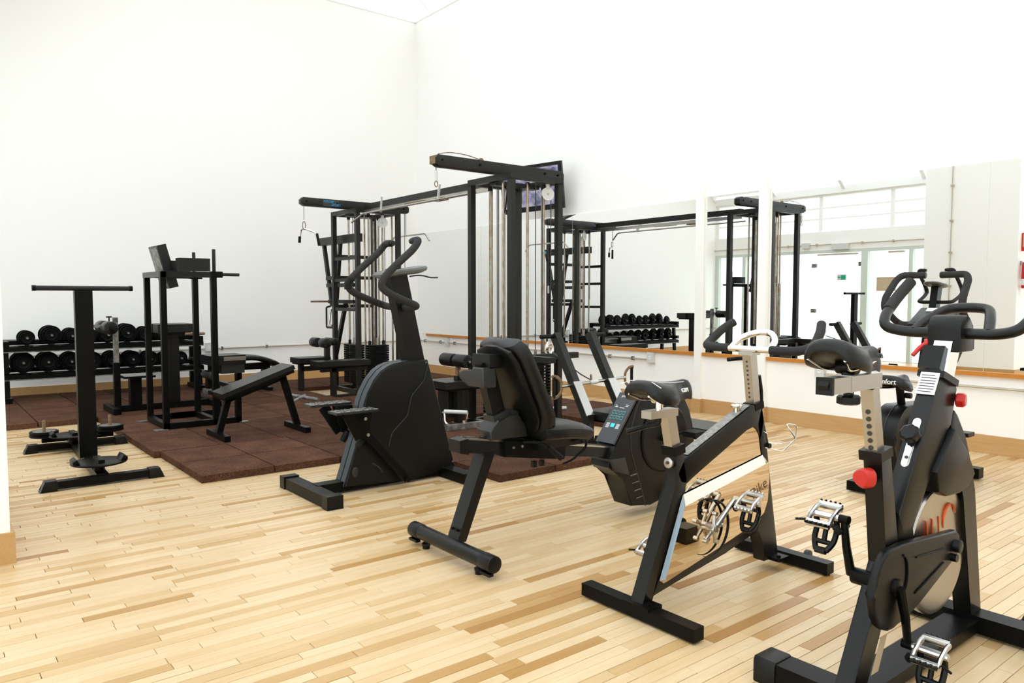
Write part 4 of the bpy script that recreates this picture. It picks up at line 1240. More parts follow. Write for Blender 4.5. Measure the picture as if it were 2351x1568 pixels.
# ---------------------------------------------------------------- captain's chair
C1 = thing('dip_station', (2.0, 7.5, .05), "black captain's chair frame with back pad and arm pads", 'dip station')
MZ = .0535
for x, y, zt in ((1.797, 7.22, 1.465), (1.81, 7.84, 1.465), (2.235, 7.22, 1.42), (2.25, 7.84, 1.42)):
    link('post', G().box(x - .025, x + .025, y - .025, y + .025, MZ, zt, .004), M['black'], C1)
link('base_bar', G().box(1.77, 2.46, 7.195, 7.245, MZ, .105, .004), M['black'], C1)
link('base_bar', G().box(1.785, 2.275, 7.815, 7.865, MZ, .105, .004), M['black'], C1)
link('base_bar', G().box(1.775, 1.825, 7.24, 7.82, MZ, .105, .004), M['black'], C1)
link('base_bar', G().box(2.215, 2.265, 7.24, 7.82, MZ, .105, .004), M['black'], C1)
link('base_bar', G().box(2.0, 2.46, 7.815, 7.865, MZ, .105, .004), M['black'], C1)
for y in (7.22, 7.84):
    link('step_post', G().box(2.415, 2.465, y - .025, y + .025, MZ, .40, .004), M['black'], C1)
    link('arm_bar', G().box(1.78, 2.31, y - .025, y + .025, 1.42, 1.47, .004), M['satin'], C1)
    link('upright_grip', G().cyl((2.245, y, 1.46), (2.245, y, 1.68), .0155, 14, .003), M['foam'], C1)
    link('front_grip', G().cyl((2.30, y, 1.448), (2.475, y, 1.448), .0155, 14, .003), M['foam'], C1)
    link('grip_socket', G().box(2.21, 2.315, y - .028, y + .028, 1.418, 1.475, .004), M['black'], C1)
    link('arm_pad', G().pad(1.925, 2.195, y - .055, y + .055, 1.475, 1.59, .018), M['vinyl'], C1)
    link('floor_plate', G().box(2.44, 2.53, y - .04, y + .03, MZ, .058, .001), M['worn'], C1)
    link('floor_plate', G().box(1.69, 1.80, y - .06, y + .02, MZ, .058, .001), M['worn'], C1)
link('step_bar', G().box(2.42, 2.46, 7.24, 7.82, .36, .40, .004), M['black'], C1)
link('rear_bar', G().box(1.78, 1.83, 7.24, 7.82, 1.42, 1.47, .004), M['satin'], C1)
g = G().pad(-.04, .04, -.15, .15, -.2, .2, .022).xform(Matrix.Translation((1.885, 7.53, 1.52)) @ Matrix.Rotation(math.radians(-15), 4, 'Y'))
bk = link('back_pad', g, M['vinyl'], C1)
g = G().box(-.046, -.04, -.13, .13, -.18, .18, .002).xform(Matrix.Translation((1.885, 7.53, 1.52)) @ Matrix.Rotation(math.radians(-15), 4, 'Y'))
link('pad_board', g, M['worn'], bk)
# ---------------------------------------------------------------- roman chair
H1 = thing('hyperextension_bench', (2.0, 8.65, .05), 'hyperextension bench with foot rollers on a worn steel post, before the dumbbell rack', 'bench')
link('base_beam', G().box(1.62, 2.62, 8.61, 8.69, .056, .115, .004), M['black'], H1)
link('cross_foot', G().box(1.60, 1.67, 8.40, 8.92, MZ, .115, .004), M['black'], H1)
link('cross_foot', G().box(2.58, 2.65, 8.36, 8.94, MZ, .115, .004), M['black'], H1)
link('roller_post', G().box(1.655, 1.715, 8.62, 8.68, .11, .565, .004), M['black'], H1)
link('sliding_post', G().box(1.662, 1.708, 8.627, 8.673, .56, 1.03, .003), M['worn'], H1)
link('roller_arm', G().bar((1.42, 8.65, .945), (1.70, 8.65, .945), .03, .03), M['worn'], H1)
link('clamp_knob', G().cyl((1.62, 8.60, .985), (1.62, 8.60, 1.03), .007, 8).cyl((1.62, 8.60, 1.03), (1.62, 8.60, 1.045), .028, 6, .003), M['plastic'], H1)
def roller(parent, c, ax, r, L, m=None):
    c = Vector(c)
    a = Vector(ax).normalized()
    ro = link('roller', G().cyl(c - a * L / 2, c + a * L / 2, r, 24, .012), m or M['vinyl'], parent)
    for s_ in (-1, 1):
        e = c + a * (L / 2) * s_
        link('roller_cap', G().lathe([(r * .25, .012), (r * .3, .004), (r * .8, -.002), (r * .93, -.012)], e, a * s_, 24, cap=False).cyl(e, e + a * s_ * .018, r * .25, 10), M['plastic'], ro)
        g = G()
        _, sd, u = frame_from(a)
        for k in range(12):
            q = 2 * math.pi * k / 12
            v = sd * math.cos(q) + u * math.sin(q)
            g.tube([e + v * r * .35 + a * s_ * .004, e + v * r * .85 - a * s_ * .002], .004, 6)
        link('cap_pleats', g, M['vinyl'], ro)['kind'] = 'stuff'
    return ro
for y in (8.50, 8.80):
    roller(H1, (1.60, y, .93), (0, 1, 0), .066, .2)
link('roller_axle', G().cyl((1.60, 8.42, .93), (1.60, 8.88, .93), .012, 10), M['steel'], H1)
link('foot_plate', G().box(1.72, 2.02, 8.48, 8.82, .405, .425, .004), M['black'], H1)
link('foot_plate_tread', G().box(1.73, 2.01, 8.49, 8.81, .425, .429, .001), M['silver'], H1)
link('foot_plate_post', G().box(1.80, 1.91, 8.60, 8.70, .11, .41, .004), M['black'], H1)
link('pad_post', G().box(2.18, 2.29, 8.60, 8.70, .11, .86, .004), M['satin'], H1)
for y in (8.53, 8.77):
    link('hip_pad', G().pad(2.04, 2.42, y - .10, y + .10, .865, .955, .035), M['vinyl'], H1)
link('pad_bar', G().box(2.16, 2.36, 8.42, 8.88, .84, .872, .004), M['black'], H1)
link('grip', G().cyl((2.30, 8.40, .85), (2.50, 8.40, .85), .014, 12, .002), M['rust'], H1)
# ---------------------------------------------------------------- slant board
SL = thing('slant_bench', (2.35, 6.5, .05), 'narrow black slant board on two splayed legs in front of the dip station', 'bench')
link('pad', G().hull([(2.035, 6.36, .40), (2.655, 6.36, .61), (2.655, 6.64, .61), (2.035, 6.64, .40), (2.02, 6.36, .435), (2.64, 6.36, .645), (2.64, 6.64, .645), (2.02, 6.64, .435)], .012, 3), M['vinyl'], SL)
link('board', G().hull([(2.045, 6.365, .375), (2.65, 6.365, .58), (2.65, 6.635, .58), (2.045, 6.635, .375), (2.035, 6.365, .40), (2.64, 6.365, .608), (2.64, 6.635, .608), (2.035, 6.635, .40)], .004), M['black'], SL)
link('spine', G().bar((2.10, 6.5, .375), (2.60, 6.5, .545), .05, .06), M['black'], SL)
for nm, a, b, fx0 in (('front_leg', (2.115, 6.5, .39), (2.03, 6.5, .09), 2.0), ('rear_leg', (2.585, 6.5, .56), (2.722, 6.5, .09), 2.695)):
    lg = link(nm, G().bar(a, b, .05, .05), M['black'], SL)
    link('foot_bar', G().box(fx0, fx0 + .05, 6.26, 6.74, MZ, .10, .004), M['black'], lg)
g = G().tube([(2.66, 6.5, .29), (2.78, 6.55, .33), (2.84, 6.6, .34)], .014, 8).tube([(2.75, 6.74, .335), (2.88, 6.40, .315)], .016, 10)
link('strap_bar', g, M['worn'], SL)
# ---------------------------------------------------------------- low padded bench behind
LB = thing('low_bench', (3.3, 9.6, .05), 'low padded bench with curved head end and pale rails, behind the slant board', 'bench')
YP[0] = 9.62
link('seat_pad', G().pad(2.86, 3.29, 9.42, 9.82, .41, .525, .025), M['vinyl'], LB)
link('pad_edge_strip', G().box(3.02, 3.29, 9.412, 9.421, .46, .51, .002), M['steel'], LB)
link('back_pad', pillow([(3.26, .47), (3.30, .475), (3.38, .478), (3.48, .468), (3.58, .44), (3.68, .40), (3.75, .36), (3.77, .345)], .07, .40, .34), M['vinyl'], LB)
link('frame', G().box(2.90, 3.66, 9.58, 9.66, .32, .40, .004), M['black'], LB)
link('lower_panel', G().box(3.0, 3.28, 9.44, 9.80, .30, .41, .01), M['gplastic'], LB)
link('lower_rail', G().box(2.94, 3.30, 9.44, 9.47, .15, .20, .004), M['steel'], LB)
link('base_rail', G().box(2.84, 3.34, 9.56, 9.68, MZ, .115, .004), M['worn'], LB)
for x in (2.90, 3.26, 3.60):
    link('leg', G().box(x - .03, x + .03, 9.57, 9.67, MZ, .34, .004), M['black'], LB)
    link('foot', G().box(x - .03, x + .03, 9.42, 9.82, MZ, .095, .004), M['black'], LB)
roller(LB, (2.90, 9.62, .28), (0, 1, 0), .05, .36, M['gplastic'])
# ---------------------------------------------------------------- dumbbell rack
RK = thing('dumbbell_rack', (1.9, 10.3, .05), 'two tier black dumbbell rack along the far wall', 'rack')
for x in (.865, 2.955):
    for y in (10.12, 10.52):
        link('leg', G().bar((x, y + (0 if y > 10.3 else .06), MZ), (x, y + (0 if y > 10.3 else .1), .71), .055, .05, up=(0, 1, 0)), M['black'], RK)
    link('foot', G().box(x - .035, x + .035, 10.02, 10.62, MZ, .11, .005), M['black'], RK)
    for z in (.45, .74):
        link('end_bracket', G().box(x - .03, x + .03, 10.10, 10.56, z - .06, z, .004), M['black'], RK)
for z in (.40, .715):
    for y, dz in ((10.12, -.035), (10.42, .02)):
        sh = link('shelf_rail', G().hull([(.83, y, z + dz - .05), (2.99, y, z + dz - .05), (2.99, y + .08, z + dz - .05), (.83, y + .08, z + dz - .05), (.83, y, z + dz), (2.99, y, z + dz), (2.99, y + .085, z + dz + .012), (.83, y + .085, z + dz + .012)], .003), M['black'], RK)
    link('shelf_lip', G().box(.83, 2.99, 10.105, 10.112, z - .095, z - .045, .002), M['black'], RK)
    link('lip_edge', G().box(.83, 2.99, 10.10, 10.108, z - .10, z - .088, .002), M['worn'], RK)
def dumbbell(x, z, R, n, label, y=10.32):
    """handle along y, stacked plates at both ends, nearest end lower"""
    t = thing('dumbbell', (x, y, z), label, 'dumbbell', 'dumbbells on the rack')
    link('handle', G().cyl((x, y - .18, z), (x, y + .18, z), .013, 10), M['worn'], t)
    for s_ in (-1, 1):
        for k in range(n):
            rr = R * (1 - .2 * k)
            a, b = .075 + k * .024, .075 + k * .024 + .022
            link('plate', G().lathe([(.014, a), (rr - .006, a), (rr, a + .005), (rr, b - .005), (rr - .006, b), (rr * .8, b - .004), (.03, b - .003), (.014, b)], (x, y, z), (0, s_, 0), 24), M['iron'], t)
        link('collar', G().cyl((x, y + s_ * (.075 + n * .024), z), (x, y + s_ * (.092 + n * .024), z), .018, 12, .003), M['iron'], t)
    return t
top = [(1.075, .085, 2), (1.315, .112, 3), (1.525, .095, 3), (1.715, .09, 2), (1.905, .095, 2), (2.12, .115, 3), (2.335, .095, 2), (2.54, .105, 2), (2.76, .11, 3)]
bot = [(1.03, .122, 3), (1.275, .118, 3), (1.51, .112, 3), (1.735, .108, 2), (1.955, .108, 3), (2.17, .104, 3), (2.375, .098, 2), (2.56, .085, 2), (2.735, .088, 2)]
word = ['first', 'second', 'third', 'fourth', 'fifth', 'sixth', 'seventh', 'eighth', 'ninth']
for i, (x, R, n) in enumerate(top):
    dumbbell(x, .695 + R * .93, R, n, 'black iron dumbbell on the upper rack tier, %s from the left' % word[i])
for i, (x, R, n) in enumerate(bot):
    dumbbell(x, .38 + R * .93, R, n, 'black iron dumbbell on the lower rack tier, %s from the left' % word[i])
# ---------------------------------------------------------------- multi station gym: two towers joined by an overhead beam
GY = thing('multi_gym', (4.6, 7.3, 0), 'black multi station cable gym of two towers joined by an overhead beam', 'multi gym')
NX0, NX1, NY0, NY1 = 4.28, 4.91, 5.37, 6.04
FX0, FX1, FY0, FY1 = 4.45, 5.09, 8.69, 9.41
ZG = 2.36
ps = .028
def tower(x0, x1, y0, y1):
    for x in (x0 + ps, x1 - ps):
        for y in (y0 + ps, y1 - ps):
            link('tower_post', G().box(x - ps, x + ps, y - ps, y + ps, .0, ZG - .05, .004), M['gym'], GY)
    for y in (y0 + ps, y1 - ps):
        link('top_bar', G().box(x0, x1, y - ps, y + ps, ZG - .055, ZG, .004), M['gym'], GY)
        link('base_bar', G().box(x0 - .04, x1 + .04, y - ps, y + ps, 0.0, .055, .004), M['gym'], GY)
    for x in (x0 + ps, x1 - ps):
        link('top_bar', G().box(x - ps, x + ps, y0 + .05, y1 - .05, ZG - .055, ZG, .004), M['gym'], GY)
        link('base_bar', G().box(x - ps, x + ps, y0 + .05, y1 - .05, 0.0, .055, .004), M['gym'], GY)
tower(NX0, NX1, NY0, NY1)
tower(FX0, FX1, FY0, FY1)
def arm(x0, x1, y, z, tail):
    p = [(x0, z + .025), (x0, z + .075), (x0 + .03, z + .105)] + [(x1 - .03, z + .105), (x1, z + .08), (x1, z + .02), (x1 - .03, z), (x0 + .045, z)]
    a = link('pulley_arm', G().prism(p, 'y', y - .04, y + .04, .004), M['gym'], GY)
    for x in (x0 + .07, x0 + .48, x1 - .25, x1 - .08):
        link('bolt', G().cyl((x, y - .04, z + .06), (x, y - .05, z + .06), .011, 10, .002), M['black'], a)
    return a
aN = arm(3.67, 5.19, 5.70, 2.385, 1)
aF = arm(3.87, 5.41, 9.05, 2.372, 1)
link('end_plate', G().box(3.655, 3.672, 5.665, 5.735, 2.405, 2.475, .004), M['rust'], aN)
link('arm_top_cable', G().tube([(3.72, 5.70, 2.50), (3.85, 5.70, 2.53), (4.05, 5.70, 2.525), (4.2, 5.70, 2.495)], .004, 6, fil=.08), M['rust'], aN)
link('arm_top_cable', G().tube([(4.9, 5.70, 2.492), (5.02, 5.70, 2.51), (5.12, 5.70, 2.492)], .003, 6, fil=.05), M['cable'], aN)
link('pulley_hump', G().cyl((4.19, 5.69, 2.485), (4.19, 5.71, 2.485), .03, 16), M['rust'], aN)
# name sticker on the far arm
pl = link('name_sticker', G().box(4.16, 4.37, 9.005, 9.0095, 2.385, 2.465, 0), M['ink'], aF)
for tx, sz, x, z in (('AERO', .042, 4.215, 2.446), ('S', .085, 4.285, 2.424), ('PORT', .042, 4.345, 2.405)):
    text_part('lettering', tx, sz, basis((x, 9.004, z), (1, 0, 0), (0, 0, 1)), M['cyan'], pl, .0008)
# overhead beam between the towers with the lat bar hung along it
link('link_beam', G().box(4.575, 4.655, NY1 - .02, FY0 + .02, ZG - .02, ZG + .05, .004), M['gym'], GY)
link('link_strip', G().box(4.555, 4.575, NY1 + .02, FY0 - .02, ZG - .075, ZG - .03, .003), M['steel'], GY)
lb = link('lat_bar', G().tube([(4.35, 8.62, 2.16), (4.42, 8.45, 2.26), (4.42, 7.0, 2.265), (4.42, 6.1, 2.265)], .011, 10, fil=.05), M['steel'], GY)
for y in (7.98, 6.75):
    link('bar_hook', G().bar((4.40, y - .04, 2.42), (4.44, y + .06, 2.25), .02, .035), M['white'], GY)
link('rusty_bracket', G().box(4.50, 4.56, 6.78, 6.98, 2.27, 2.30, .003), M['rust'], GY)
link('rusty_bracket', G().box(4.50, 4.56, 7.2, 7.6, 2.285, 2.31, .003), M['rust'], GY)
# lat pulldown bar on the far tower's mirror side
lp = link('lat_bar', G().tube([(5.42, 8.52, 1.98), (5.42, 8.62, 2.08), (5.42, 9.45, 2.08), (5.42, 9.55, 1.98)], .011, 10, fil=.04), M['steel'], GY)
link('cable', G().cyl((5.38, 9.05, 2.08), (5.38, 9.05, 2.40), .004, 8), M['cable'], GY)
# guide rods and weight stacks
def stack(cx, cy, wx, wy, rods, n, z0=.10, pins=True, axis='x', lab=False, th=.03):
    for rx, ry in rods:
        link('guide_rod', G().cyl((cx + rx, cy + ry, .06), (cx + rx, cy + ry, ZG - .05), .0125, 12), M['rod'], GY)
        link('rod_bush', G().cyl((cx + rx, cy + ry, ZG - .10), (cx + rx, cy + ry, ZG - .05), .022, 10), M['plastic'], GY)
        link('rod_sleeve', G().cyl((cx + rx, cy + ry, z0 + n * th), (cx + rx, cy + ry, z0 + n * th + .055), .02, 10), M['plastic'], GY)
    for k in range(n):
        w = link('weight_plate', G().box(cx - wx / 2, cx + wx / 2, cy - wy / 2, cy + wy / 2, z0 + k * th + .002, z0 + (k + 1) * th - .003, .004, 1), M['iron'], GY)
        if lab and 4 < k < n - 2:
            text_part('number', str(20 + 5 * (n - 1 - k) - 10), .022, basis((cx + wx * .22, cy - wy / 2 - .0008, z0 + (k + .5) * th), (1, 0, 0), (0, 0, 1)), M['wtext'], w, .0006)
    link('stack_spring', G().cyl((cx, cy, .06), (cx, cy, z0), .03, 12), M['rubber'], GY)
    link('selector_rod', G().cyl((cx, cy, z0 + n * th), (cx, cy, z0 + n * th + .09), .014, 10), M['steel'], GY)
    link('cable', G().cyl((cx, cy, z0 + n * th + .08), (cx, cy, ZG - .04), .0045, 8), M['cable'], GY)
    if pins:
        for k in range(n):
            zz = z0 + (k + .5) * th
            if axis == 'x':
                link('selector_hole', G().cyl((cx - wx / 2 - .0015, cy, zz), (cx - wx / 2 + .002, cy, zz), .007, 8), M['steel'], GY)
stack(4.455, 5.80, .12, .30, ((0, -.11), (0, .11)), 15, .11)
stack(4.70, 5.52, .28, .13, ((-.10, 0), (.10, 0)), 18, .11, False, 'y', True)
stack(4.62, 9.12, .13, .34, ((0, -.12), (0, .12)), 17, .11)
stack(4.80, 8.82, .28, .12, ((-.11, 0), (.09, 0)), 17, .11, False, 'y')
stack(4.98, 9.16, .11, .2, ((0, -.07), (0, .07)), 14, .11, False)
for x, y in ((4.37, 5.60), (4.52, 5.97), (4.85, 5.60), (4.58, 5.50), (4.70, 8.95), (5.02, 8.80)):
    link('guide_rod', G().cyl((x, y, .06), (x, y, ZG - .05), .0115, 12), M['rod'], GY)
# top plates carrying pulleys
for x0, x1, y0, y1 in ((NX0, NX1, NY0, NY1), (FX0, FX1, FY0, FY1)):
    link('rod_plate', G().box(x0 + .05, x1 - .05, (y0 + y1) / 2 - .05, (y0 + y1) / 2 + .05, ZG - .08, ZG - .04, .004), M['gym'], GY)
def pulley(c, ax, r, m=None):
    c = Vector(c)
    a = Vector(ax).normalized()
    p = link('pulley', G().lathe([(.006, -.011), (r * .35, -.012), (r * .9, -.009), (r, -.011), (r * .96, -.005), (r * .9, 0), (r * .96, .005), (r, .011), (r * .9, .009), (r * .35, .012), (.006, .011)], c, a, 28), m or M['white'], GY)
    link('pulley_bracket', G().bar(c + Vector((0, 0, r + .03)), c - Vector((0, 0, .01)), .034 if abs(a.x) < .5 else .034, .02, up=a).cyl(c - a * .02, c + a * .02, .01, 10), M['steel'], p)
    return p
pulley((4.78, 5.44, 2.21), (.35, 1, 0), .062)
pulley((4.86, 8.76, 2.20), (.35, 1, 0), .066)
pulley((4.40, 4.975, .80), (-.4, 1, 0), .055, M['chrome'])
for x, y, z0, z1 in ((4.83, 5.45, .2, 2.2), (4.73, 5.46, .62, 2.2), (4.55, 5.9, .6, 2.3), (4.9, 8.78, .6, 2.2), (4.72, 8.77, 1.2, 2.3)):
    link('cable', G().cyl((x, y, z0), (x, y, z1), .0045, 8), M['cable'], GY)
link('rubber_strap', G().tube([(4.44, 5.62, 2.27), (4.45, 5.66, 2.08), (4.44, 5.70, 1.98)], .007, 8), M['rubber'], GY)
# hooks and handles hanging from the arms
def carabiner(x, y, z, handle):
    link('cable', G().cyl((x, y, z - .03), (x, y, 2.40), .004, 8), M['cable'], GY)
    link('hook_sleeve', G().cyl((x, y, z - .11), (x, y, z - .02), .014, 12), M['white'], GY)
    link('hook', G().tube([(x + .016 * math.cos(a), y, z - .135 + .025 * math.sin(a)) for a in [2 * math.pi * k / 14 for k in range(14)]], .004, 8, closed=True), M['rust'], GY)
carabiner(3.70, 5.70, 2.37, False)
link('cable', G().cyl((3.92, 9.05, 2.20), (3.92, 9.05, 2.375), .004, 8), M['rust'], GY)
link('hook', G().tube([(3.92 + .02 * math.cos(a), 9.05, 2.13 + .05 * math.sin(a)) for a in [2 * math.pi * k / 14 for k in range(14)]], .005, 8, closed=True), M['rust'], GY)
hd = link('pull_handle', G().tube([(3.90, 9.14, 1.98), (3.91, 9.12, 2.08), (3.92, 9.05, 2.095), (4.02, 8.95, 2.04), (4.04, 8.93, 1.94)], .011, 10, fil=.02), M['chrome'], GY)
for p, q in (((3.90, 9.14, 2.0), (3.897, 9.145, 1.92)), ((4.035, 8.932, 2.03), (4.055, 8.915, 1.88))):
    link('grip', G().cyl(p, q, .017, 12, .003), M['rubber'], hd)
link('hanging_cable', G().cyl((5.36, 9.05, 1.35), (5.36, 9.05, 2.38), .004, 8), M['cable'], GY)
link('hook_sleeve', G().cyl((5.36, 9.05, 1.30), (5.36, 9.05, 1.42), .014, 10), M['white'], GY)
# ---- press arm of the far tower: beam along y with two hanging levers
link('press_beam', G().box(4.56, 4.64, FY0 + .2, 10.05, 1.955, 2.06, .004), M['gym'], GY)
pb = link('press_sticker', G().box(4.641, 4.644, 9.85, 9.98, 1.985, 2.03, 0), M['cyan'], GY)
for y0_, y1_ in ((9.95, 9.72), (9.45, 9.60)):
    link('press_lever', G().bar((4.60, y0_, 1.96), (4.60, y1_, 1.12), .045, .05, up=(0, 1, 0)), M['gym'], GY)
for z, ya, yb in ((1.50, 9.42, 9.86), (1.40, 9.05, 9.85), (1.18, 9.05, 9.80)):
    link('press_crossbar', G().box(4.575, 4.625, ya, yb, z - .025, z + .025, .003), M['gym'], GY)
for y in (9.72,):
    link('press_handle', G().cyl((4.30, y + .02, 1.18), (4.60, y + .02, 1.18), .013, 10), M['rust'], GY)
    fr = link('press_stirrup', G().tube([(4.60, y + .03, 1.12), (4.56, y + .1, 1.10), (4.56, y + .1, .82), (4.58, y - .08, .82), (4.58, y - .08, 1.05)], .013, 8, fil=.02), M['gym'], GY)
    link('stirrup_bar', G().tube([(4.58, y, 1.08), (4.57, y + .04, .86)], .014, 8).cyl((4.57, y - .06, .85), (4.57, y + .08, .85), .016, 10), M['chrome'], fr)
link('press_strut', G().bar((4.6, 9.30, 1.18), (4.6, 9.62, .45), .045, .05, up=(0, 1, 0)), M['gym'], GY)
for z in (1.78, 1.50, 1.12):
    link('tower_rung', G().box(FX0 + .04, FX1 - .04, FY1 - .06, FY1 - .01, z - .022, z + .022, .003), M['gym'], GY)
    link('tower_rung', G().box(FX0 + .01, FX0 + .05, FY0 + .04, FY1 - .04, z - .06, z - .02, .003), M['gym'], GY)

# ---- leg station of the far tower
def seat_unit(cx0, cx1, y0, y1, z, leg_x, fz=0.0):
    s_ = link('seat_pad', G().pad(cx0, cx1, y0, y1, z - .065, z, .025), M['vinyl'], GY)
    link('seat_board', G().box(cx0 + .02, cx1 - .02, y0 + .02, y1 - .02, z - .085, z - .062, .003), M['black'], s_)
    link('seat_leg', G().box(leg_x - .03, leg_x + .03, (y0 + y1) / 2 - .03, (y0 + y1) / 2 + .03, fz, z - .08, .004), M['gym'], GY)
    return s_
seat_unit(3.82, 4.24, 9.02, 9.32, .475, 3.90, .0535)
link('seat_rail', G().box(3.9, 4.46, 9.14, 9.2, .30, .36, .004), M['gym'], GY)
link('bench_beam', G().box(3.88, 4.46, 8.45, 8.53, .0, .055, .004), M['gym'], GY)
seat_unit(3.78, 4.46, 8.36, 8.62, .475, 4.02)
link('bench_frame', G().box(3.86, 4.46, 8.46, 8.52, .34, .40, .004), M['gym'], GY)
rp = link('roller_post', G().box(4.20, 4.26, 9.08, 9.14, .40, .60, .004), M['gym'], GY)
roller(GY, (4.16, 9.02, .655), (0, 1, 0), .062, .16)
roller(GY, (4.16, 9.30, .655), (0, 1, 0), .062, .16)
link('roller_axle', G().cyl((4.16, 8.95, .655), (4.16, 9.38, .655), .011, 8), M['steel'], GY)
roller(GY, (4.34, 9.22, .66), (0, 1, 0), .05, .3)
# ---- leg station of the near tower
link('station_beam', G().box(3.72, 4.30, 5.55, 5.62, .0535, .10, .004), M['worn'], GY)
link('roller_post', G().box(4.02, 4.08, 5.85, 5.91, .0535, .50, .004), M['gym'], GY)
link('roller_slide', G().box(4.032, 4.068, 5.862, 5.898, .50, .60, .003), M['rust'], GY)
seat_unit(3.82, 4.24, 5.74, 6.10, .46, 3.9, .0535)
link('seat_pedestal', G().box(3.98, 4.22, 5.94, 6.06, .10, .36, .01), M['gplastic'], GY)
for y in (5.78, 6.0):
    roller(GY, (4.03, y, .645), (0, 1, 0), .062, .19)
link('roller_axle', G().cyl((4.03, 5.66, .645), (4.03, 6.12, .645), .011, 8), M['steel'], GY)
sr = link('stirrup_handle', G().tube([(3.80, 5.74, .20), (3.78, 5.70, .10), (3.84, 5.64, .062), (3.92, 5.58, .09), (3.93, 5.56, .20)], .010, 8, fil=.03), M['chrome'], GY)
link('grip', G().cyl((3.80, 5.74, .20), (3.93, 5.56, .20), .018, 12, .003), M['white'], sr)
# ---- low row station in front of the near tower
link('pulley_bar', G().box(4.36, 5.06, 5.30, 5.37, .655, .71, .004), M['gym'], GY)
link('row_post', G().box(4.36, 4.44, 4.94, 5.36, .66, .71, .004), M['gym'], GY)
for x, yb in ((4.20, 4.60), (4.60, 4.60)):
    pl = link('foot_board', G().bar((x, 4.68, .93), (x, 4.29, .285), .065, .07, up=(0, 1, 0)), M['gym'], GY)
    d = Vector((0, 4.29 - 4.68, .285 - .93))
    a = Vector((x, 4.68, .93)) + d * .60
    b_ = Vector((x, 4.68, .93)) + d * 1.0
    n_ = Vector((0, -.645, .39)).normalized()
    link('tread_plate', G().bar(a + n_ * .036, b_ + n_ * .036, .085, .006, up=n_, off=.001), M['silver'], pl)
    link('foot_post', G().box(x - .03, x + .03, 4.25, 4.31, 0, .31, .004), M['gym'], GY)
    s_ = -1 if x < 4.4 else 1
    link('hand_peg', G().cyl((x, 4.67, .915), (x + s_ * .17, 4.67, .915), .017, 14, .003), M['rubber'], pl)
link('row_cross', G().box(4.20, 4.60, 4.26, 4.32, .06, .11, .004), M['gym'], GY)
link('row_beam', G().box(4.37, 4.43, 3.2, 5.37, .02, .07, .004), M['gym'], GY)
seat_unit(4.24, 4.56, 3.14, 4.36, .335, 4.40)
link('row_leg', G().box(4.37, 4.43, 3.25, 3.31, 0, .26, .004), M['gym'], GY)
link('row_leg_foot', G().box(4.20, 4.60, 3.24, 3.32, 0, .05, .004), M['gym'], GY)
tb = link('row_handle', G().tube([(4.06, 4.45, .525), (4.80, 4.45, .553)], .0135, 12), M['steel'], GY)
link('handle_sleeve', G().tube([(4.38, 4.45, .537), (4.46, 4.45, .541)], .02, 12), M['white'], tb)
for x, z, s_ in ((4.06, .525, -1), (4.80, .553, 1)):
    link('handle_bow', G().tube([(x + s_ * .10, 4.45, z + .085), (x + s_ * .05, 4.45, z + .085), (x, 4.45, z + .045), (x - s_ * .005, 4.45, z), (x, 4.45, z - .045), (x + s_ * .05, 4.45, z - .085), (x + s_ * .10, 4.45, z - .085)], .008, 8, fil=.03, flat=1.8), M['rust'], tb)
    link('bow_grip', G().cyl((x + s_ * .08, 4.45, z - .085), (x + s_ * .08, 4.45, z + .085), .013, 10), M['rubber'], tb)
link('row_cable', G().tube([(4.42, 4.44, .54), (4.33, 4.50, .60), (4.30, 4.55, .64), (4.39, 4.93, .76)], .005, 8), M['cable'], GY)
link('row_hook', G().tube([(4.40 + .012 * math.cos(a), 4.46 + .02 * math.cos(a), .575 + .025 * math.sin(a)) for a in [2 * math.pi * k / 12 for k in range(12)]], .005, 8, closed=True), M['rust'], GY)
link('loose_grip', G().cyl((5.25, 5.9, .075), (5.40, 5.84, .075), .018, 12, .003), M['white'], GY)
# ---------------------------------------------------------------- television on the wall
TV = thing('television', (XM, 7.55, 2.3), 'black wall television behind the near cable tower', 'television')
def tvp(u, v, w):
    """u along the screen width, v up, w out of the screen"""
    c = Vector((6.28, 7.45, 2.62))
    ex = Vector((-.45, 1.0, -.06)).normalized()
    ey = Vector((-.16, -.06, 1)).normalized()
    ez = ex.cross(ey)
    return c + ex * u + ey * v + ez * w
def tvbox(u0, u1, v0, v1, w0, w1, off=.006):
    return G().hull([tvp(u0, v0, w0), tvp(u1, v0, w0), tvp(u1, v1, w0), tvp(u0, v1, w0), tvp(u0, v0, w1), tvp(u1, v0, w1), tvp(u1, v1, w1), tvp(u0, v1, w1)], off)
sg = 1 if (tvp(0, 0, 1) - tvp(0, 0, 0)).x < 0 else -1
link('casing', tvbox(-.43, .43, -.29, .29, -.03 * sg, .02 * sg), M['plastic'], TV)
def screen_mat():
    m = bpy.data.materials.new('lit_screen')
    m.use_nodes = True
    nt = m.node_tree
    p = nt.nodes['Principled BSDF']
    tc = nt.nodes.new('ShaderNodeTexCoord')
    n = nt.nodes.new('ShaderNodeTexNoise')
    n.inputs['Scale'].default_value = 6
    n.inputs['Distortion'].default_value = 1.5
    r = nt.nodes.new('ShaderNodeValToRGB')
    el = r.color_ramp.elements
    el[0].position, el[0].color = .38, (.06, .07, .16, 1)
    el[1].position, el[1].color = .52, (.22, .21, .31, 1)
    e = el.new(.65)
    e.color = (.36, .34, .42, 1)
    nt.links.new(tc.outputs['Object'], n.inputs['Vector'])
    nt.links.new(n.outputs['Fac'], r.inputs['Fac'])
    nt.links.new(r.outputs['Color'], p.inputs['Base Color'])
    nt.links.new(r.outputs['Color'], p.inputs['Emission Color'])
    p.inputs['Emission Strength'].default_value = .15
    p.inputs['Roughness'].default_value = .2
    return m
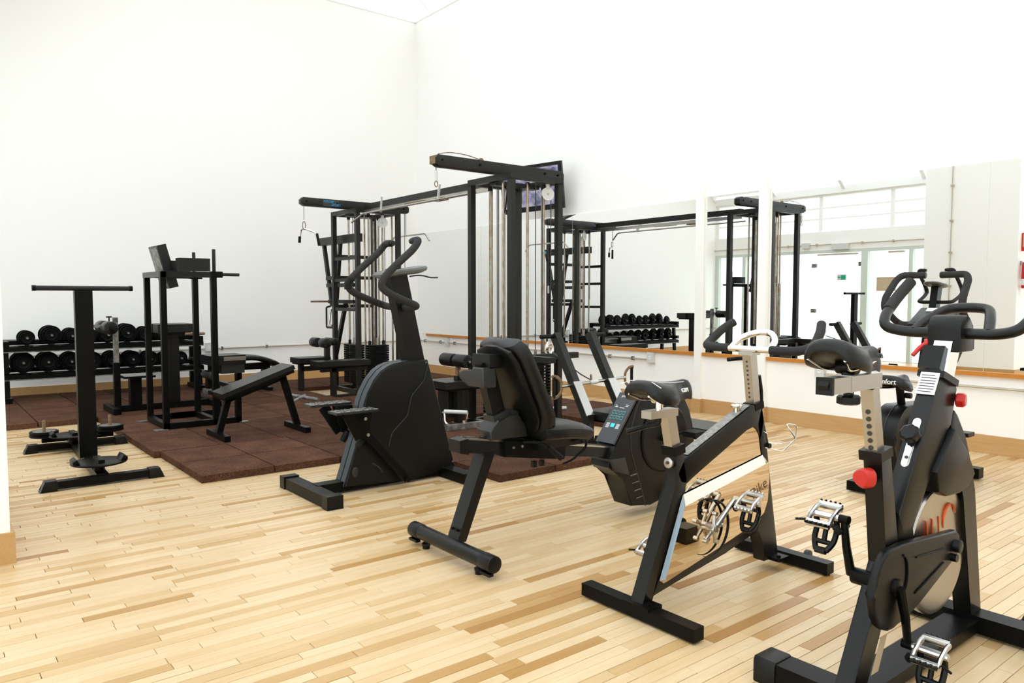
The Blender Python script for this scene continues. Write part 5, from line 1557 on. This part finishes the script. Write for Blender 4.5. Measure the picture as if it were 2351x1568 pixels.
link('screen', tvbox(-.385, .385, -.225, .245, .02 * sg, .0225 * sg, 0), screen_mat(), TV)
link('wall_bracket', G().bar(tvp(0, 0, -.03 * sg), (XM - .06, 7.58, 2.66), .08, .1), M['black'], TV)
link('wall_mount', G().box(XM - .08, XM - .002, 7.45, 7.7, 2.58, 2.75, .004), M['black'], TV)
# ---------------------------------------------------------------- wall sockets and conduit
def socket(face, p, label):
    x, y, z = p
    s = thing('wall_socket', p, label, 'socket', 'white sockets along the walls')
    if face == 'x':
        link('box', G().box(XM - .045, XM, y - .045, y + .045, z - .06, z + .06, .008), M['white'], s)
        link('insert', G().cyl((XM - .046, y, z), (XM - .0405, y, z), .022, 20), M['wtext'], s)
        for d in (-.01, .01):
            link('pin_hole', G().cyl((XM - .0475, y + d, z), (XM - .044, y + d, z), .0035, 8), M['ink'], s)
    else:
        link('box', G().box(x - .045, x + .045, YF - .045, YF, z - .06, z + .06, .008), M['white'], s)
        link('insert', G().cyl((x, YF - .046, z), (x, YF - .0405, z), .022, 20), M['wtext'], s)
        for d in (-.01, .01):
            link('pin_hole', G().cyl((x + d, YF - .0475, z), (x + d, YF - .044, z), .0035, 8), M['ink'], s)
socket('x', (XM, 9.95, .545), 'white double socket on the mirror wall near the far corner')
socket('x', (XM, 5.77, .55), 'white socket below the mirror ledge beside the rowing station')
socket('x', (XM, 3.71, .555), 'white socket below the mirror ledge behind the spinning bike saddle')
socket('y', (3.275, YF, .55), 'white socket on the far wall right of the dumbbell rack')
socket('y', (.98, YF, .575), 'white socket on the far wall behind the left end of the dumbbell rack')
cr1 = thing('conduit_pipe', (XM - .027, 4.8, .525), 'thin steel conduit along the mirror wall under the ledge', 'pipe')
for a, b in ((YB, 3.66), (5.82, 9.9), (10.0, YF - .02)):
    link('pipe', G().cyl((XM - .027, a, .525), (XM - .027, b, .525), .010, 10), M['pipe'], cr1)
for y in (2.62, 1.2, 6.05, 6.42, 7.4, 8.6, 9.75, 10.15, 10.6):
    link('clip', G().box(XM - .042, XM - .001, y - .01, y + .01, .505, .548, .003), M['worn'], cr1)
cr2 = thing('conduit_pipe', (4, YF - .025, .525), 'thin steel conduit along the far wall', 'pipe')
for a, b in ((XL, .93), (1.03, 3.22), (3.33, XM - .02)):
    link('pipe', G().cyl((a, YF - .025, .525), (b, YF - .025, .525), .010, 10), M['pipe'], cr2)
for x in (1.6, 2.4, 3.46, 4.10, 4.9, 5.7, 6.4):
    link('clip', G().box(x - .01, x + .01, YF - .042, YF, .505, .548, .003), M['worn'], cr2)
# ---------------------------------------------------------------- extinguisher on the pier, seen in the mirror
FE = thing('fire_extinguisher', (.22, PY0 - .09, 1.37), 'red fire extinguisher on the pier, seen at the mirror edge', 'extinguisher')
ex_, ey_ = .22, PY0 - .095
link('cylinder', G().lathe([(.06, 0), (.075, .01), (.075, .34), (.06, .39), (.025, .42), (.025, .44)], (ex_, ey_, 1.37), (0, 0, 1), 24), M['red'], FE)
link('valve', G().cyl((ex_, ey_, 1.80), (ex_, ey_, 1.86), .018, 12).bar((ex_, ey_, 1.85), (ex_, ey_ - .09, 1.88), .02, .012), M['black'], FE)
link('hose', G().tube([(ex_, ey_ - .03, 1.83), (ex_ + .08, ey_ - .05, 1.72), (ex_ + .085, ey_ - .03, 1.47)], .011, 10, fil=.06), M['rubber'], FE)
link('band', G().lathe([(.0755, 0), (.0762, .002), (.0762, .09), (.0755, .092)], (ex_, ey_, 1.42), (0, 0, 1), 24, cap=False), M['label'], FE)
link('wall_hook', G().box(ex_ - .02, ex_ + .02, PY0 - .03, PY0 - .001, 1.72, 1.78, .003), M['steel'], FE)
ES = thing('safety_sign', (.22, PY0 - .03, 1.93), 'red and white safety sign above the fire extinguisher, seen in the mirror', 'sign')
link('plate', G().box(.205, .215, PY0 - .16, PY0 - .001, 1.93, 2.2, .001), M['red'], ES)
link('pictogram', G().box(.2152, .2165, PY0 - .14, PY0 - .02, 1.99, 2.18, 0), M['cream'], ES)
bpy.context.view_layer.update()
